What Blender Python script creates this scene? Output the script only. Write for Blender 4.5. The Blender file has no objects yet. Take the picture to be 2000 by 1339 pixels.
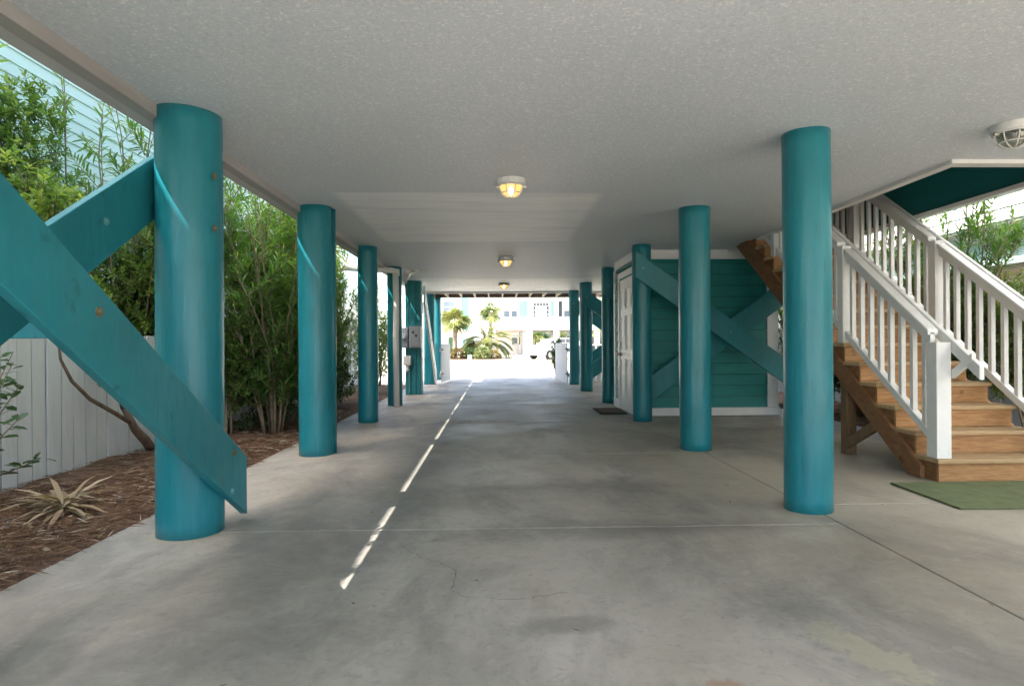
import bpy, math, random
import numpy as np
from mathutils import Vector, Matrix
R = math.radians
random.seed(7); RNG = np.random.default_rng(11)
scn = bpy.context.scene
COL = scn.collection

# ------------------------------------------------------------------ camera, sky, sun, exposure
cam = bpy.data.cameras.new('camera'); cam_o = bpy.data.objects.new('camera', cam); COL.objects.link(cam_o)
cam.sensor_width = 36.0; cam.lens = 36.0 * 1190 / 2000; cam.clip_start = 0.05; cam.clip_end = 600
cam_o.location = (0, 0, 1.09)
cam_o.rotation_euler = (Matrix.Rotation(R(-1.44), 4, 'Z') @ Matrix.Rotation(R(90), 4, 'X') @ Matrix.Rotation(R(-0.35), 4, 'Z')).to_euler()
scn.camera = cam_o

SUN_AZ = (-0.848, -0.530)          # horizontal direction towards the sun
SUN_EL = 55.3
w = bpy.data.worlds.new('World'); scn.world = w; w.use_nodes = True
nt = w.node_tree; bg = nt.nodes['Background']
sky = nt.nodes.new('ShaderNodeTexSky'); sky.sky_type = 'NISHITA'; sky.sun_disc = False
sky.sun_elevation = R(SUN_EL); sky.sun_rotation = math.atan2(SUN_AZ[0], SUN_AZ[1]) % (2 * math.pi)
sky.air_density = 1.0; sky.dust_density = 4.5; sky.ozone_density = 1.0
nt.links.new(sky.outputs['Color'], bg.inputs['Color']); bg.inputs['Strength'].default_value = 0.15
sl = bpy.data.lights.new('sun', 'SUN'); sl.energy = 3.0; sl.angle = R(0.3); sl.color = (1.0, 0.95, 0.87)
so = bpy.data.objects.new('sun', sl); COL.objects.link(so)
sd = Vector((SUN_AZ[0] * math.cos(R(SUN_EL)), SUN_AZ[1] * math.cos(R(SUN_EL)), math.sin(R(SUN_EL))))
so.rotation_euler = sd.to_track_quat('Z', 'Y').to_euler(); so.location = (-20, -15, 30)
vs = scn.view_settings
vs.view_transform = 'Standard'; vs.look = 'None'; vs.exposure = 2.76; vs.gamma = 1.0; vs.use_curve_mapping = False
scn.cycles.max_bounces = 10; scn.cycles.diffuse_bounces = 7; scn.cycles.glossy_bounces = 4
scn.cycles.transparent_max_bounces = 16; scn.cycles.transmission_bounces = 6
scn.cycles.use_denoising = True
scn.cycles.sample_clamp_indirect = 8.0

# ------------------------------------------------------------------ materials
def nodes_mat(name):
    m = bpy.data.materials.new(name); m.use_nodes = True
    return m, m.node_tree, m.node_tree.nodes['Principled BSDF']
def N(nt, t, **kw):
    n = nt.nodes.new(t)
    for k, v in kw.items():
        if k in n.inputs.keys(): n.inputs[k].default_value = v
        else: setattr(n, k, v)
    return n
def mixc(nt, fac, a, b, blend='MIX'):
    n = nt.nodes.new('ShaderNodeMix'); n.data_type = 'RGBA'; n.blend_type = blend
    for s, v in ((n.inputs[0], fac), (n.inputs[6], a), (n.inputs[7], b)):
        if hasattr(v, 'is_output'): nt.links.new(v, s)
        elif isinstance(v, (tuple, list)): s.default_value = (*v, 1) if len(v) == 3 else v
        else: s.default_value = v
    return n.outputs[2]
def ramp(nt, src, p0, p1, c0=(0, 0, 0), c1=(1, 1, 1)):
    n = nt.nodes.new('ShaderNodeValToRGB'); e = n.color_ramp.elements
    e[0].position = p0; e[1].position = p1; e[0].color = (*c0, 1); e[1].color = (*c1, 1)
    nt.links.new(src, n.inputs[0]); return n.outputs[0]
def coords(nt, kind='Object', scale=(1, 1, 1)):
    if kind == 'World':
        src = nt.nodes.new('ShaderNodeNewGeometry').outputs['Position']
    else:
        src = nt.nodes.new('ShaderNodeTexCoord').outputs[kind]
    mp = nt.nodes.new('ShaderNodeMapping'); mp.inputs['Scale'].default_value = scale
    nt.links.new(src, mp.inputs['Vector']); return mp.outputs['Vector']
def noise(nt, vec, scale, detail=4, rough=0.55, dist=0.0):
    n = N(nt, 'ShaderNodeTexNoise', Scale=scale, Detail=detail, Roughness=rough, Distortion=dist)
    nt.links.new(vec, n.inputs['Vector']); return n.outputs['Fac']
def bump(nt, h, strength, dist, prev=None):
    b = N(nt, 'ShaderNodeBump', Strength=strength, Distance=dist); nt.links.new(h, b.inputs['Height'])
    if prev is not None: nt.links.new(prev, b.inputs['Normal'])
    return b.outputs['Normal']
def mat(name, col, rough=0.5, var=0.15, scale=3.0, stretch=(1, 1, 1), bstr=0.2, bscale=30.0, bdist=0.003, spec=0.5,
        kind='World', dirt=None, dirt_amt=0.0, dirt_scale=2.0, metal=0.0):
    m, nt, b = nodes_mat(name)
    v = coords(nt, kind, stretch)
    n1 = noise(nt, v, scale, 5)
    c = mixc(nt, ramp(nt, n1, 0.3, 0.7), tuple(x * (1 - var) for x in col), tuple(min(1, x * (1 + var)) for x in col))
    if dirt:
        n2 = noise(nt, coords(nt, kind, stretch), dirt_scale, 6, 0.65)
        d = ramp(nt, n2, 0.52, 0.75, (0, 0, 0), (dirt_amt,) * 3)
        c = mixc(nt, d, c, dirt)
    nt.links.new(c, b.inputs['Base Color'])
    b.inputs['Roughness'].default_value = rough; b.inputs['Specular IOR Level'].default_value = spec
    b.inputs['Metallic'].default_value = metal
    if bstr:
        nt.links.new(bump(nt, noise(nt, v, bscale, 4, 0.6), bstr, bdist), b.inputs['Normal'])
    return m
M = {}
def paint_wood(name, col, rough, stretch, knots=0.12):
    m, nt, b = nodes_mat(name)
    v = coords(nt, 'World', stretch); vw = coords(nt, 'World')
    g = noise(nt, v, 9, 6, 0.65)
    c = mixc(nt, ramp(nt, noise(nt, vw, 1.7, 4), 0.3, 0.7), tuple(x * 0.86 for x in col), tuple(min(1, x * 1.14) for x in col))
    c = mixc(nt, ramp(nt, g, 0.48, 0.80, (0, 0, 0), (0.40,) * 3), c, tuple(min(1, x * 1.45 + 0.015) for x in col))
    sc = ramp(nt, noise(nt, vw, 14, 5, 0.7), 0.69, 0.75, (0, 0, 0), (knots * 3,) * 3)
    c = mixc(nt, sc, c, tuple(x * 0.45 for x in col))
    sc2 = ramp(nt, noise(nt, coords(nt, 'World', (1.3, 1.3, 0.6)), 21, 5, 0.7), 0.72, 0.78, (0, 0, 0), (0.35,) * 3)
    c = mixc(nt, sc2, c, (0.28, 0.36, 0.34))
    nt.links.new(c, b.inputs['Base Color'])
    ck = ramp(nt, noise(nt, coords(nt, 'World', tuple(x * 1.7 for x in stretch)), 17, 3, 0.5, 0.3), 0.66, 0.71, (0, 0, 0), (0.55,) * 3)
    c = mixc(nt, ck, c, tuple(x * 0.5 for x in col)); nt.links.new(c, b.inputs['Base Color'])
    rr = ramp(nt, g, 0.2, 0.8, (rough * 0.8,) * 3, (min(1, rough * 1.35),) * 3)
    nt.links.new(rr, b.inputs['Roughness']); b.inputs['Specular IOR Level'].default_value = 0.5
    n0 = bump(nt, g, 0.6, 0.006)
    n0 = bump(nt, noise(nt, coords(nt, 'World', (1, 1, .35)), 5, 3), 0.5, 0.03, n0)
    nt.links.new(n0, b.inputs['Normal'])
    return m
TEAL = (0.010, 0.185, 0.232)
M['teal_pile'] = paint_wood('teal_pile', TEAL, 0.30, (2.2, 2.2, 0.16), 0.15)
M['teal_brace'] = paint_wood('teal_brace', (0.016, 0.205, 0.248), 0.42, (1, 0.35, 0.35), 0.0)
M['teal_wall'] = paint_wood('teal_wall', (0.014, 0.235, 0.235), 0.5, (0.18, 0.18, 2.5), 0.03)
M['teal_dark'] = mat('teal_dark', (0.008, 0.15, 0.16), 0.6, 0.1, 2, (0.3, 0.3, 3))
M['white'] = mat('white', (0.80, 0.805, 0.81), 0.42, 0.05, 2.0, bstr=0.12, bscale=25, dirt=(0.42, 0.40, 0.36), dirt_amt=0.25, dirt_scale=5)
M['white_trim'] = mat('white_trim', (0.70, 0.69, 0.68), 0.5, 0.06, 1.5, bstr=0.1, dirt=(0.36, 0.33, 0.29), dirt_amt=0.35, dirt_scale=3)
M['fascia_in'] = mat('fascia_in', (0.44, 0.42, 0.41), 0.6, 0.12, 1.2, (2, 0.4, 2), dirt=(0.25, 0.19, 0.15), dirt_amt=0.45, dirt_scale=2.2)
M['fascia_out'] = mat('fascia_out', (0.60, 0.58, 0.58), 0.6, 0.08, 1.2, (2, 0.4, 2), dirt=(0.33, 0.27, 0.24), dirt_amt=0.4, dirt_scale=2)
M['fence'] = mat('fence', (0.68, 0.68, 0.69), 0.65, 0.10, 2.5, (3, 3, 0.5), 0.3, 20, 0.003, dirt=(0.30, 0.29, 0.27), dirt_amt=0.5, dirt_scale=2.5)
M['white_far'] = mat('white_far', (0.80, 0.80, 0.79), 0.6, 0.03, 1, bstr=0.0)
M['mint_far'] = mat('mint_far', (0.24, 0.52, 0.36), 0.7, 0.04, 1, bstr=0.0)
M['mint_siding'] = mat('mint_siding', (0.66, 0.715, 0.57), 0.6, 0.05, 1.5, (0.4, 0.4, 3), 0.08)
M['cream_siding'] = mat('cream_siding', (0.72, 0.72, 0.68), 0.6, 0.05, 1.5, (0.4, 0.4, 3), 0.08)
M['mint_band'] = mat('mint_band', (0.50, 0.66, 0.68), 0.6, 0.05)
M['roof'] = mat('roof', (0.22, 0.21, 0.20), 0.8, 0.2, 3)
M['tan'] = mat('tan', (0.36, 0.28, 0.20), 0.8, 0.1)
M['dark_green'] = mat('dark_green', (0.03, 0.08, 0.04), 0.6, 0.1)
M['teal_far'] = mat('teal_far', (0.10, 0.34, 0.36), 0.6, 0.08)
M['glass_far'] = mat('glass_far', (0.10, 0.13, 0.16), 0.12, 0.2, 0.8, bstr=0.0, spec=0.8)
M['blind'] = mat('blind', (0.55, 0.60, 0.62), 0.35, 0.08, 1, bstr=0)
M['shutter'] = mat('shutter', (0.035, 0.045, 0.055), 0.6, 0.1)
M['metal_grey'] = mat('metal_grey', (0.30, 0.32, 0.35), 0.45, 0.08, 4, bstr=0.05, dirt=(0.2, 0.17, 0.14), dirt_amt=0.3)
M['metal_dark'] = mat('metal_dark', (0.05, 0.05, 0.055), 0.4, 0.1, bstr=0.0)
M['nickel'] = mat('nickel', (0.45, 0.44, 0.42), 0.3, 0.05, bstr=0, metal=1.0)
M['rust'] = mat('rust', (0.20, 0.17, 0.10), 0.6, 0.4, 40, metal=0.3)
M['galv'] = mat('galv', (0.12, 0.30, 0.33), 0.5, 0.25, 30)
M['pvc'] = mat('pvc', (0.82, 0.82, 0.80), 0.4, 0.04, bstr=0.0)
M['joist'] = mat('joist', (0.46, 0.40, 0.33), 0.8, 0.15, 4)
M['deck_wood'] = mat('deck_wood', (0.16, 0.12, 0.09), 0.85, 0.2, 4)
M['mat_brown'] = mat('mat_brown', (0.10, 0.065, 0.045), 0.95, 0.25, 30, bstr=0.6, bscale=250, bdist=0.004)
M['mat_black'] = mat('mat_black', (0.03, 0.026, 0.024), 0.9, 0.2, 20)
M['turf'] = mat('turf', (0.15, 0.185, 0.09), 0.95, 0.22, 9, bstr=0.8, bscale=320, bdist=0.006, dirt=(0.16, 0.15, 0.10), dirt_amt=0.5, dirt_scale=4)
M['car_white'] = mat('car_white', (0.78, 0.79, 0.80), 0.2, 0.02, bstr=0)
M['car_glass'] = mat('car_glass', (0.12, 0.13, 0.14), 0.08, 0.1, bstr=0)
M['rubber'] = mat('rubber', (0.02, 0.02, 0.02), 0.8, 0.1, bstr=0)
M['trunk'] = mat('trunk', (0.17, 0.12, 0.085), 0.9, 0.3, 14, (1, 1, 0.4), 0.6, 40, 0.006)
M['twig'] = mat('twig', (0.22, 0.17, 0.11), 0.85, 0.25, 20, bstr=0.3)
M['palm_trunk'] = mat('palm_trunk', (0.25, 0.20, 0.155), 0.95, 0.35, 8, (1, 1, 2.5), 0.8, 20, 0.02)

def wood_mat(name, c0, c1, stretch, rough=0.65):
    m, nt, b = nodes_mat(name)
    oi = nt.nodes.new('ShaderNodeObjectInfo')
    src = nt.nodes.new('ShaderNodeNewGeometry').outputs['Position']
    add = nt.nodes.new('ShaderNodeVectorMath'); add.operation = 'MULTIPLY_ADD'
    nt.links.new(oi.outputs['Random'], add.inputs[0]); add.inputs[1].default_value = (7.3, 5.1, 9.7); nt.links.new(src, add.inputs[2])
    mp = nt.nodes.new('ShaderNodeMapping'); mp.inputs['Scale'].default_value = stretch
    nt.links.new(add.outputs[0], mp.inputs['Vector'])
    g = noise(nt, mp.outputs['Vector'], 16, 6, 0.65, 0.6)
    c = mixc(nt, ramp(nt, g, 0.32, 0.68), c0, c1)
    kn = ramp(nt, noise(nt, add.outputs[0], 6.5, 2, 0.5), 0.70, 0.78, (0, 0, 0), (0.8,) * 3)
    c = mixc(nt, kn, c, tuple(x * 0.35 for x in c0))
    tone = N(nt, 'ShaderNodeMapRange'); nt.links.new(oi.outputs['Random'], tone.inputs['Value'])
    tone.inputs['To Min'].default_value = 0.82; tone.inputs['To Max'].default_value = 1.12
    hs = nt.nodes.new('ShaderNodeHueSaturation'); nt.links.new(c, hs.inputs['Color']); nt.links.new(tone.outputs[0], hs.inputs['Value'])
    nt.links.new(hs.outputs[0], b.inputs['Base Color']); b.inputs['Roughness'].default_value = rough
    nt.links.new(bump(nt, g, 0.35, 0.003), b.inputs['Normal'])
    return m
M['wood_riser'] = wood_mat('wood_riser', (0.29, 0.14, 0.055), (0.50, 0.285, 0.125), (0.35, 3, 3.2))
M['wood_tread'] = wood_mat('wood_tread', (0.42, 0.27, 0.135), (0.60, 0.43, 0.24), (0.35, 4, 3))
M['wood_stringer'] = wood_mat('wood_stringer', (0.19, 0.085, 0.035), (0.32, 0.16, 0.07), (3, 0.7, 1.6))
M['wood_post'] = wood_mat('wood_post', (0.14, 0.085, 0.045), (0.27, 0.175, 0.095), (4, 4, 0.4), 0.8)

def concrete():
    m, nt, b = nodes_mat('concrete')
    v = coords(nt, 'World')
    big = noise(nt, v, 0.55, 6, 0.62, 0.4)
    c = mixc(nt, ramp(nt, big, 0.36, 0.64), (0.29, 0.265, 0.225), (0.49, 0.455, 0.40))
    # tan and rusty tints
    c = mixc(nt, ramp(nt, noise(nt, coords(nt, 'World', (1, 0.6, 1)), 0.9, 5, 0.6), 0.50, 0.72, (0, 0, 0), (0.55,) * 3), c, (0.37, 0.31, 0.235))
    c = mixc(nt, ramp(nt, noise(nt, v, 2.3, 6, 0.7, 0.8), 0.62, 0.78, (0, 0, 0), (0.35,) * 3), c, (0.36, 0.22, 0.13))
    # dark tyre and damp stains
    st = noise(nt, coords(nt, 'World', (1.0, 0.55, 1)), 1.35, 7, 0.66, 0.5)
    c = mixc(nt, ramp(nt, st, 0.46, 0.70, (0, 0, 0), (0.85,) * 3), c, (0.14, 0.136, 0.128))
    # blotchy worn cream
    n4 = noise(nt, v, 5.5, 8, 0.75, 1.2)
    c = mixc(nt, ramp(nt, n4, 0.52, 0.68, (0, 0, 0), (0.28,) * 3), c, (0.50, 0.48, 0.44))
    c = mixc(nt, ramp(nt, noise(nt, v, 21, 8, 0.8, 0.5), 0.52, 0.70, (0, 0, 0), (0.55,) * 3), c, (0.16, 0.157, 0.148))
    c = mixc(nt, ramp(nt, noise(nt, v, 48, 5, 0.75), 0.66, 0.74, (0, 0, 0), (0.25,) * 3), c, (0.12, 0.115, 0.105))
    c = mixc(nt, ramp(nt, noise(nt, v, 160, 3, 0.7), 0.25, 0.75), c, (0.5, 0.5, 0.5), 'OVERLAY') if False else c
    # spilled pale paint near the stair side
    def blob(cx, cy, rx, ry, ang, sc, lo, hi, col, amt, prev):
        mp = nt.nodes.new('ShaderNodeMapping'); mp.vector_type = 'TEXTURE'
        mp.inputs['Location'].default_value = (cx, cy, 0); mp.inputs['Rotation'].default_value = (0, 0, ang); mp.inputs['Scale'].default_value = (rx, ry, 1)
        g = nt.nodes.new('ShaderNodeNewGeometry'); nt.links.new(g.outputs['Position'], mp.inputs['Vector'])
        ln = nt.nodes.new('ShaderNodeVectorMath'); ln.operation = 'LENGTH'; nt.links.new(mp.outputs[0], ln.inputs[0])
        k = nt.nodes.new('ShaderNodeMath'); k.operation = 'MULTIPLY_ADD'; k.inputs[1].default_value = -0.55; k.inputs[2].default_value = 0.95
        nt.links.new(ln.outputs['Value'], k.inputs[0])
        a = nt.nodes.new('ShaderNodeMath'); a.operation = 'ADD'; nt.links.new(k.outputs[0], a.inputs[0])
        nn = nt.nodes.new('ShaderNodeMath'); nn.operation = 'SUBTRACT'; nn.inputs[1].default_value = 0.5
        nt.links.new(noise(nt, v, sc, 8, 0.75, 0.8), nn.inputs[0]); nt.links.new(nn.outputs[0], a.inputs[1])
        return mixc(nt, ramp(nt, a.outputs[0], lo, hi, (0, 0, 0), (amt,) * 3), prev, col)
    c = blob(1.30, 2.10, 0.42, 0.16, -1.15, 11, 0.60, 0.72, (0.46, 0.43, 0.30), 0.5, c)
    c = blob(-1.05, 3.0, 1.5, 0.55, 1.2, 3, 0.35, 0.95, (0.10, 0.10, 0.10), 0.55, c)
    c = blob(0.95, 3.55, 1.3, 0.22, 0.05, 3, 0.35, 0.95, (0.10, 0.098, 0.092), 0.6, c)
    c = blob(1.25, 2.45, 0.45, 0.35, 0.3, 9, 0.50, 0.95, (0.12, 0.12, 0.115), 0.55, c)
    c = blob(0.72, 1.92, 0.09, 0.05, 0.0, 9, 0.45, 0.7, (0.33, 0.20, 0.12), 0.7, c)
    c = blob(0.25, 2.35, 0.22, 0.09, 0.1, 6, 0.35, 0.7, (0.20, 0.19, 0.165), 0.6, c)
    for (px, py, pr) in ((-1.8, 3.62, .24), (-1.8, 6.10, .22), (2.02, 3.92, .20), (2.02, 6.16, .20), (-1.8, 8.56, .19), (2.02, 8.42, .18)):
        c = blob(px, py, pr, pr, 0, 14, .36, .5, (.40, .35, .27), .55, c)
    c = blob(2.6, 5.4, 2.2, 2.6, 0, 1.5, .30, .95, (.42, .36, .27), .5, c)
    c = blob(-1.0, 2.2, .8, .5, .3, 5, .40, .9, (.12, .118, .112), .6, c)
    c = blob(.3, 4.6, 1.3, .3, .1, 4, .40, .95, (.125, .12, .112), .55, c)
    c = blob(-0.9, 6.0, 0.9, 3.2, 0.0, 2, 0.35, 0.95, (0.125, 0.125, 0.125), 0.5, c)
    nt.links.new(c, b.inputs['Base Color'])
    nt.links.new(ramp(nt, noise(nt, v, 1.1, 5), 0.3, 0.7, (0.42,) * 3, (0.68,) * 3), b.inputs['Roughness'])
    b.inputs['Specular IOR Level'].default_value = 0.45
    n0 = bump(nt, noise(nt, v, 22, 6, 0.7, 0.6), 0.30, 0.006)
    n0 = bump(nt, noise(nt, v, 180, 3, 0.7), 0.25, 0.002, n0)
    nt.links.new(n0, b.inputs['Normal'])
    return m
M['concrete'] = concrete()
M['joint'] = mat('joint', (0.10, 0.095, 0.085), 0.9, 0.3, 8)

def ceiling_mat():
    m, nt, b = nodes_mat('stucco')
    v = coords(nt, 'World')
    c = mixc(nt, ramp(nt, noise(nt, v, 0.5, 4), 0.3, 0.7), (0.64, 0.68, 0.735), (0.72, 0.76, 0.815))
    c = mixc(nt, ramp(nt, noise(nt, v, 52, 4, 0.75), 0.34, 0.50, (0.5,) * 3, (0, 0, 0)), c, (0.50, 0.53, 0.57))
    c = mixc(nt, ramp(nt, noise(nt, v, 56, 4, 0.75), 0.55, 0.64, (0, 0, 0), (0.9,) * 3), c, (0.95, 0.95, 0.95))  # glossy sparkle of the rough stucco painted in as white flecks
    # ceiling sheen between two lamps painted as a paler, less bumpy patch
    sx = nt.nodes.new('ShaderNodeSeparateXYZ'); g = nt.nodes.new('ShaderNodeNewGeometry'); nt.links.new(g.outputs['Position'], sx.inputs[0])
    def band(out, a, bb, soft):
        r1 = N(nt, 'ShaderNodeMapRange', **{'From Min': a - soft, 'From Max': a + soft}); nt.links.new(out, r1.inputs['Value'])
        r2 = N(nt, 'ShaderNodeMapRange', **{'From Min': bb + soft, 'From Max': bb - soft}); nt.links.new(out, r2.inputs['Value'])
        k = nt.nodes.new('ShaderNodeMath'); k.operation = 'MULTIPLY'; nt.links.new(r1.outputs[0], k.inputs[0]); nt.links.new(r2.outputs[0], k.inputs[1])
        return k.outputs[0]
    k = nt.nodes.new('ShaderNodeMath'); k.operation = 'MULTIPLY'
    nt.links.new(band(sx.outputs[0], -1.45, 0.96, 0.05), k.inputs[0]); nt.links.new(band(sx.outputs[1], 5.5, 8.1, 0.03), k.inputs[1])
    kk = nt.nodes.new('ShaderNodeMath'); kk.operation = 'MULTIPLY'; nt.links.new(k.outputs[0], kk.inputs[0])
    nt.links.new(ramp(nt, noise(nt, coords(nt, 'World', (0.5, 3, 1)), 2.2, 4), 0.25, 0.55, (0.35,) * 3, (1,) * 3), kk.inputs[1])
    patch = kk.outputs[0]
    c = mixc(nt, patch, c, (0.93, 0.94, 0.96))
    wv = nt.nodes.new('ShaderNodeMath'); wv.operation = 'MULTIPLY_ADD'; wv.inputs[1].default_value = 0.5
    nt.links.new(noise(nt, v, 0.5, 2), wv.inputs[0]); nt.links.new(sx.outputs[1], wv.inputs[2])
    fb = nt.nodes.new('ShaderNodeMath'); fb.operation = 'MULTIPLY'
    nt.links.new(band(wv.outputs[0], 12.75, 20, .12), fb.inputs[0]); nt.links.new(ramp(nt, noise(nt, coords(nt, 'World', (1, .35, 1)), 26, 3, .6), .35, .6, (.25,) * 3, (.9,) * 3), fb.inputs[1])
    c = mixc(nt, fb.outputs[0], c, (0.95, 0.95, 0.95))  # far band: glossy reflection off the sagging ceiling painted in as paler flecks
    nt.links.new(c, b.inputs['Base Color'])
    b.inputs['Roughness'].default_value = 0.5; b.inputs['Specular IOR Level'].default_value = 0.45
    h1 = noise(nt, v, 48, 4, 0.7, 0.4)
    inv = nt.nodes.new('ShaderNodeMath'); inv.operation = 'MULTIPLY_ADD'; inv.inputs[1].default_value = -0.55; inv.inputs[2].default_value = 0.8
    nt.links.new(patch, inv.inputs[0])
    bn = N(nt, 'ShaderNodeBump', Distance=0.010); nt.links.new(h1, bn.inputs['Height']); nt.links.new(inv.outputs[0], bn.inputs['Strength'])
    nt.links.new(bn.outputs[0], b.inputs['Normal'])
    return m
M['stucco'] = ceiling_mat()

def ground_mat():
    m, nt, b = nodes_mat('sand')
    v = coords(nt, 'World')
    c = mixc(nt, ramp(nt, noise(nt, v, 0.4, 6), 0.3, 0.7), (0.36, 0.32, 0.25), (0.47, 0.43, 0.36))
    c = mixc(nt, ramp(nt, noise(nt, coords(nt, 'World', (0.35, 1.3, 1)), 0.35, 7, 0.65), 0.50, 0.60, (0, 0, 0), (0.8,) * 3), c, (0.15, 0.17, 0.055))
    nt.links.new(c, b.inputs['Base Color']); b.inputs['Roughness'].default_value = 0.95
    nt.links.new(bump(nt, noise(nt, v, 12, 6, 0.7), 0.5, 0.03), b.inputs['Normal'])
    return m
M['sand'] = ground_mat()
M['straw'] = mat('straw', (0.14, 0.080, 0.048), 0.95, 0.45, 22, bstr=0.9, bscale=60, bdist=0.02, dirt=(0.24, 0.15, 0.09), dirt_amt=0.5, dirt_scale=9)

def tint_mat(name, stops, rough=0.5, trans=0.35, spec=0.4):
    m, nt, b = nodes_mat(name)
    a = nt.nodes.new('ShaderNodeAttribute'); a.attribute_name = 'tint'
    r = nt.nodes.new('ShaderNodeValToRGB'); els = r.color_ramp.elements
    els[0].position, els[0].color = stops[0][0], (*stops[0][1], 1)
    els[1].position, els[1].color = stops[-1][0], (*stops[-1][1], 1)
    for p, c in stops[1:-1]:
        e = els.new(p); e.color = (*c, 1)
    nt.links.new(a.outputs['Fac'], r.inputs[0])
    nt.links.new(r.outputs[0], b.inputs['Base Color']); b.inputs['Roughness'].default_value = rough; b.inputs['Specular IOR Level'].default_value = spec
    if trans:
        t = nt.nodes.new('ShaderNodeBsdfTranslucent')
        nt.links.new(mixc(nt, 1.0, r.outputs[0], (1.3, 1.5, 0.6), 'MULTIPLY'), t.inputs['Color'])
        mx = nt.nodes.new('ShaderNodeMixShader'); mx.inputs[0].default_value = trans
        nt.links.new(b.outputs[0], mx.inputs[1]); nt.links.new(t.outputs[0], mx.inputs[2])
        nt.links.new(mx.outputs[0], nt.nodes['Material Output'].inputs['Surface'])
    return m
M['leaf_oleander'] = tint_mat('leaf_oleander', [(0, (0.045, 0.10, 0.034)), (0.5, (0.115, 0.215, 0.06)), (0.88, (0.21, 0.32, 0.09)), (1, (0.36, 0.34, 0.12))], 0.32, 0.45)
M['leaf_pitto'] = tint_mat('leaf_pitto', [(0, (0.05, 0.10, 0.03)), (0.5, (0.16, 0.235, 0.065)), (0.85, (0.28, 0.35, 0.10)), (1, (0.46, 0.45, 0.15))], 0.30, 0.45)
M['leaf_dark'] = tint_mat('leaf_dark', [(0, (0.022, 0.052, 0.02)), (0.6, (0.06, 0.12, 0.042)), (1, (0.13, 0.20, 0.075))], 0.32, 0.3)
M['leaf_palm'] = tint_mat('leaf_palm', [(0, (0.06, 0.085, 0.03)), (0.5, (0.14, 0.165, 0.055)), (0.9, (0.25, 0.23, 0.08)), (1, (0.36, 0.28, 0.12))], 0.45, 0.3)
M['leaf_hedge'] = tint_mat('leaf_hedge', [(0, (0.03, 0.06, 0.02)), (0.6, (0.075, 0.12, 0.04)), (1, (0.17, 0.19, 0.07))], 0.5, 0.2)
M['leaf_brown'] = tint_mat('leaf_brown', [(0, (0.06, 0.045, 0.02)), (0.6, (0.13, 0.10, 0.04)), (1, (0.22, 0.18, 0.08))], 0.6, 0.2)
M['dead_leaf'] = tint_mat('dead_leaf', [(0, (0.20, 0.13, 0.07)), (0.6, (0.36, 0.27, 0.17)), (1, (0.50, 0.43, 0.33))], 0.7, 0.2)
M['needles'] = tint_mat('needles', [(0, (0.07, 0.036, 0.02)), (0.6, (0.19, 0.105, 0.06)), (0.93, (0.29, 0.18, 0.10)), (1, (0.48, 0.42, 0.34))], 0.8, 0.0)

def globe_mat():
    m, nt, b = nodes_mat('globe_lit')
    tr = nt.nodes.new('ShaderNodeBsdfTransparent'); tr.inputs[0].default_value = (1, 0.93, 0.82, 1)
    em = nt.nodes.new('ShaderNodeEmission'); em.inputs[0].default_value = (1, 0.52, 0.15, 1); em.inputs[1].default_value = 0.30
    gl = nt.nodes.new('ShaderNodeBsdfGlossy'); gl.inputs['Roughness'].default_value = 0.1
    m1 = nt.nodes.new('ShaderNodeMixShader'); m1.inputs[0].default_value = 0.65
    nt.links.new(tr.outputs[0], m1.inputs[1]); nt.links.new(em.outputs[0], m1.inputs[2])
    m2 = nt.nodes.new('ShaderNodeMixShader'); m2.inputs[0].default_value = 0.06
    nt.links.new(m1.outputs[0], m2.inputs[1]); nt.links.new(gl.outputs[0], m2.inputs[2])
    nt.links.new(m2.outputs[0], nt.nodes['Material Output'].inputs['Surface'])
    return m
M['globe_lit'] = globe_mat()
def globe_off():
    m, nt, b = nodes_mat('globe_off')
    tr = nt.nodes.new('ShaderNodeBsdfTransparent'); tr.inputs[0].default_value = (0.75, 0.77, 0.72, 1)
    gl = nt.nodes.new('ShaderNodeBsdfGlossy'); gl.inputs['Roughness'].default_value = 0.08
    df = nt.nodes.new('ShaderNodeBsdfDiffuse'); df.inputs[0].default_value = (0.3, 0.3, 0.27, 1)
    m1 = nt.nodes.new('ShaderNodeMixShader'); m1.inputs[0].default_value = 0.2
    nt.links.new(tr.outputs[0], m1.inputs[1]); nt.links.new(df.outputs[0], m1.inputs[2])
    m2 = nt.nodes.new('ShaderNodeMixShader'); m2.inputs[0].default_value = 0.15
    nt.links.new(m1.outputs[0], m2.inputs[1]); nt.links.new(gl.outputs[0], m2.inputs[2])
    nt.links.new(m2.outputs[0], nt.nodes['Material Output'].inputs['Surface'])
    return m
M['globe_off'] = globe_off()
def emis(name, col, s):
    m, nt, b = nodes_mat(name)
    b.inputs['Base Color'].default_value = (*col, 1)
    b.inputs['Emission Color'].default_value = (*col, 1); b.inputs['Emission Strength'].default_value = s
    n1 = noise(nt, coords(nt, 'Object'), 20)
    nt.links.new(ramp(nt, n1, 0, 1, (0.4,) * 3, (0.5,) * 3), b.inputs['Roughness'])
    return m
M['bulb'] = emis('bulb', (1.0, 0.80, 0.50), 3.0)
M['bulb_off'] = mat('bulb_off', (0.7, 0.7, 0.68), 0.3, 0.02, bstr=0)

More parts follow.
